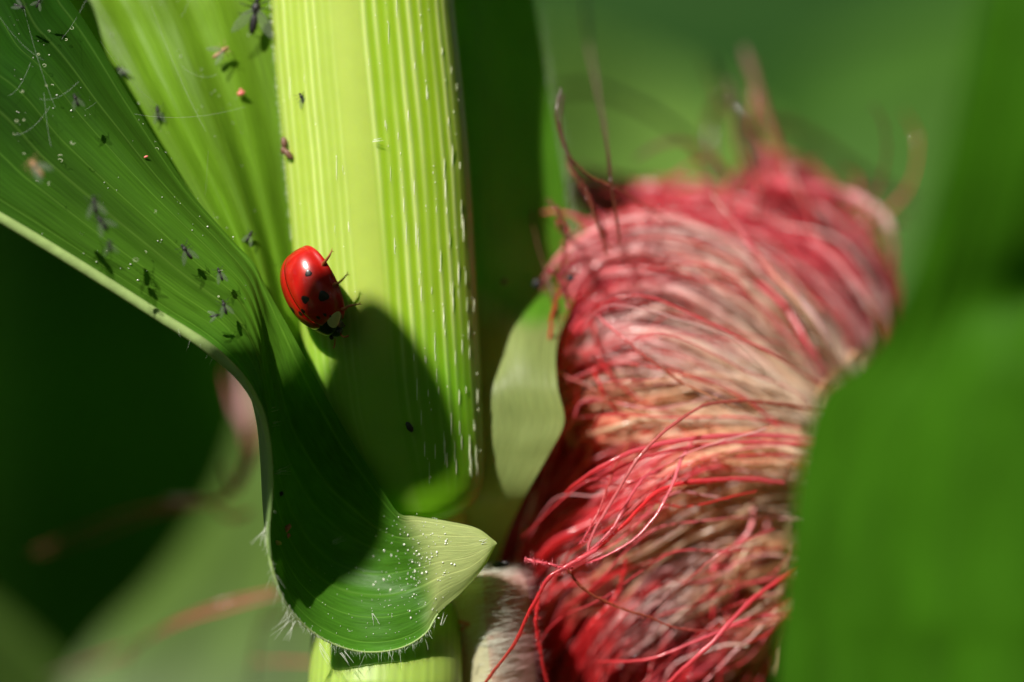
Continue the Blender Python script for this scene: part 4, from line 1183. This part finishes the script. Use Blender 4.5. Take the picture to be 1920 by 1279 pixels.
# unseen rows of corn added around the viewer to close off most of the sky,
# leaving open the gap through which the sun comes and the viewer looks
def blocks(g_):
    q = g_.reshape(-1, 3)
    p = q - np.array(SUN) * (q[:, 2:] / SUN.z)
    sun_gap = (q[:, 2] > 3) & (p[:, 0] > -9) & (p[:, 0] < 16) & (p[:, 1] > -8) & (p[:, 1] < 42)
    d_ = q[:, 1] + 30
    view = (d_ > -2) & (np.abs(q[:, 0]) < .14 * np.abs(d_) + 2.0) & (np.abs(q[:, 2]) < .095 * np.abs(d_) + 2.0)
    return bool((sun_gap | view).any())
round_spots = [(-44, -50), (-22, -46), (2, -52), (24, -48), (46, -52), (-12, -76), (14, -78), (26, -22), (44, -14), (-34, -14), (-52, 2), (30, 6), (48, 14), (-36, 20), (34, 34)]
for i_, (x_, y_) in enumerate(round_spots):
    r_ = random.Random(i_ + 50)
    root = empty('corn_plant', (x_, y_, -92))
    tag(root, 'unseen corn plant added %s the viewer to block the sky' % ('behind' if y_ < -40 else ('at the left of' if x_ < 0 else 'at the right of')), 'corn plant', 'unseen corn plants added around the viewer')
    v, f = tube_mesh(cr([(0, 0, 0), (r_.uniform(-2, 2), 1, 85), (r_.uniform(-3, 3), 0, 175)], 12), np.linspace(1.3, .5, 12), 10)
    mesh_obj('stem', v, f.tolist(), M_stem, root, col=np.tile((.22, .36, .06), (len(v), 1)))
    for k_ in range(22):
        z_ = 40 + 6 * k_
        for try_ in range(6):
            g_ = blade(r_, r_.uniform(45, 75), r_.uniform(8, 12), r_.uniform(.35, .8), r_.uniform(0, 6.283), r_.uniform(.5, 1.1)) + np.array((0, 0, z_))
            if not blocks(g_ + np.array((x_, y_, -92))): break
        else: continue
        c_ = np.zeros((26, 9, 3)) + np.array((.06, .16, .015)) * r_.uniform(.8, 1.3)
        mesh_obj('leaf_blade', g_.reshape(-1, 3), grid_faces(26, 9), M_far, root, col=c_.reshape(-1, 3), uv=np.stack(np.meshgrid(np.linspace(0, 1, 9), np.linspace(0, 5, 26)), -1).reshape(-1, 2))
# blurred silk of the plant behind, low left
for gd, rad, cols in [
    ([(60, 1035, 6.5), (160, 990, 6.4), (260, 955, 6.2), (350, 945, 6), (420, 935, 6), (455, 880, 6), (470, 800, 6)], .040, (drk * 3, crim, crim)),
    ([(70, 1040, 6.5), (170, 1010, 6.4), (290, 965, 6.2), (360, 950, 6), (430, 940, 6)], .03, (drk * 3, crim)),
    ([(310, 935, 6.2), (350, 938, 6), (390, 945, 6)], .085, (pw, pw, crim)),
    ([(455, 660, 4.5), (462, 720, 4.5), (470, 790, 4.5), (480, 850, 4.6)], .12, (pw, pw, crim)),
    ([(430, 700, 4.8), (448, 760, 4.8), (470, 800, 4.8)], .08, (crim, pw)),
    ([(400, 950, 6), (430, 970, 6), (470, 960, 6)], .06, (crim, crim)),
    ([(420, 870, 6), (440, 920, 6), (480, 840, 6)], .07, (crim * .7, crim * .6)),
    ([(235, 1270, 2.6), (250, 1225, 2.5), (300, 1180, 2.4), (400, 1135, 2.2), (520, 1105, 2.2)], .028, (drk * 1.5, drk * 2, crim)),
    ([(140, 1262, 3.8), (230, 1220, 3.2), (330, 1170, 2.6), (430, 1140, 2.4), (530, 1112, 2.3)], .030, (drk * 2, crim, crim * .8)),
    ([(520, 1110, 2.4), (495, 1160, 2.6), (480, 1210, 3), (470, 1290, 3.4)], .030, (drk * 2, drk)),
    ([(470, 1240, 3), (520, 1240, 2.8), (590, 1242, 2.6)], .026, (crim, crim)),
    ([(480, 1165, 3.4), (520, 1160, 3.3), (580, 1150, 3.3)], .05, (pw * .8, crim)),
    ([(90, 1275, 5), (160, 1250, 4.6), (240, 1220, 4.2)], .05, (pw * .5, crim * .6)),
]:
    gd = [(q[0], q[1], q[2] - 3.2 if q[2] > 5.5 else q[2]) for q in gd]
    n = 24; gp = cr([P(*q) for q in gd], n); cols = np.array(cols); ci = np.linspace(0, len(cols) - 1, n)
    cc = np.stack([np.interp(ci, np.arange(len(cols)), cols[:, q]) for q in range(3)], 1)
    v, f = tube_mesh(gp, .5 * rad * np.interp(np.linspace(0, 1, n), [0, .5, .8, 1], [.25, .8, 1, .6]), 7, .7)
    pm('silk_strand', v, f.tolist(), M_silk, left_p, col=np.repeat(cc, 7, axis=0))
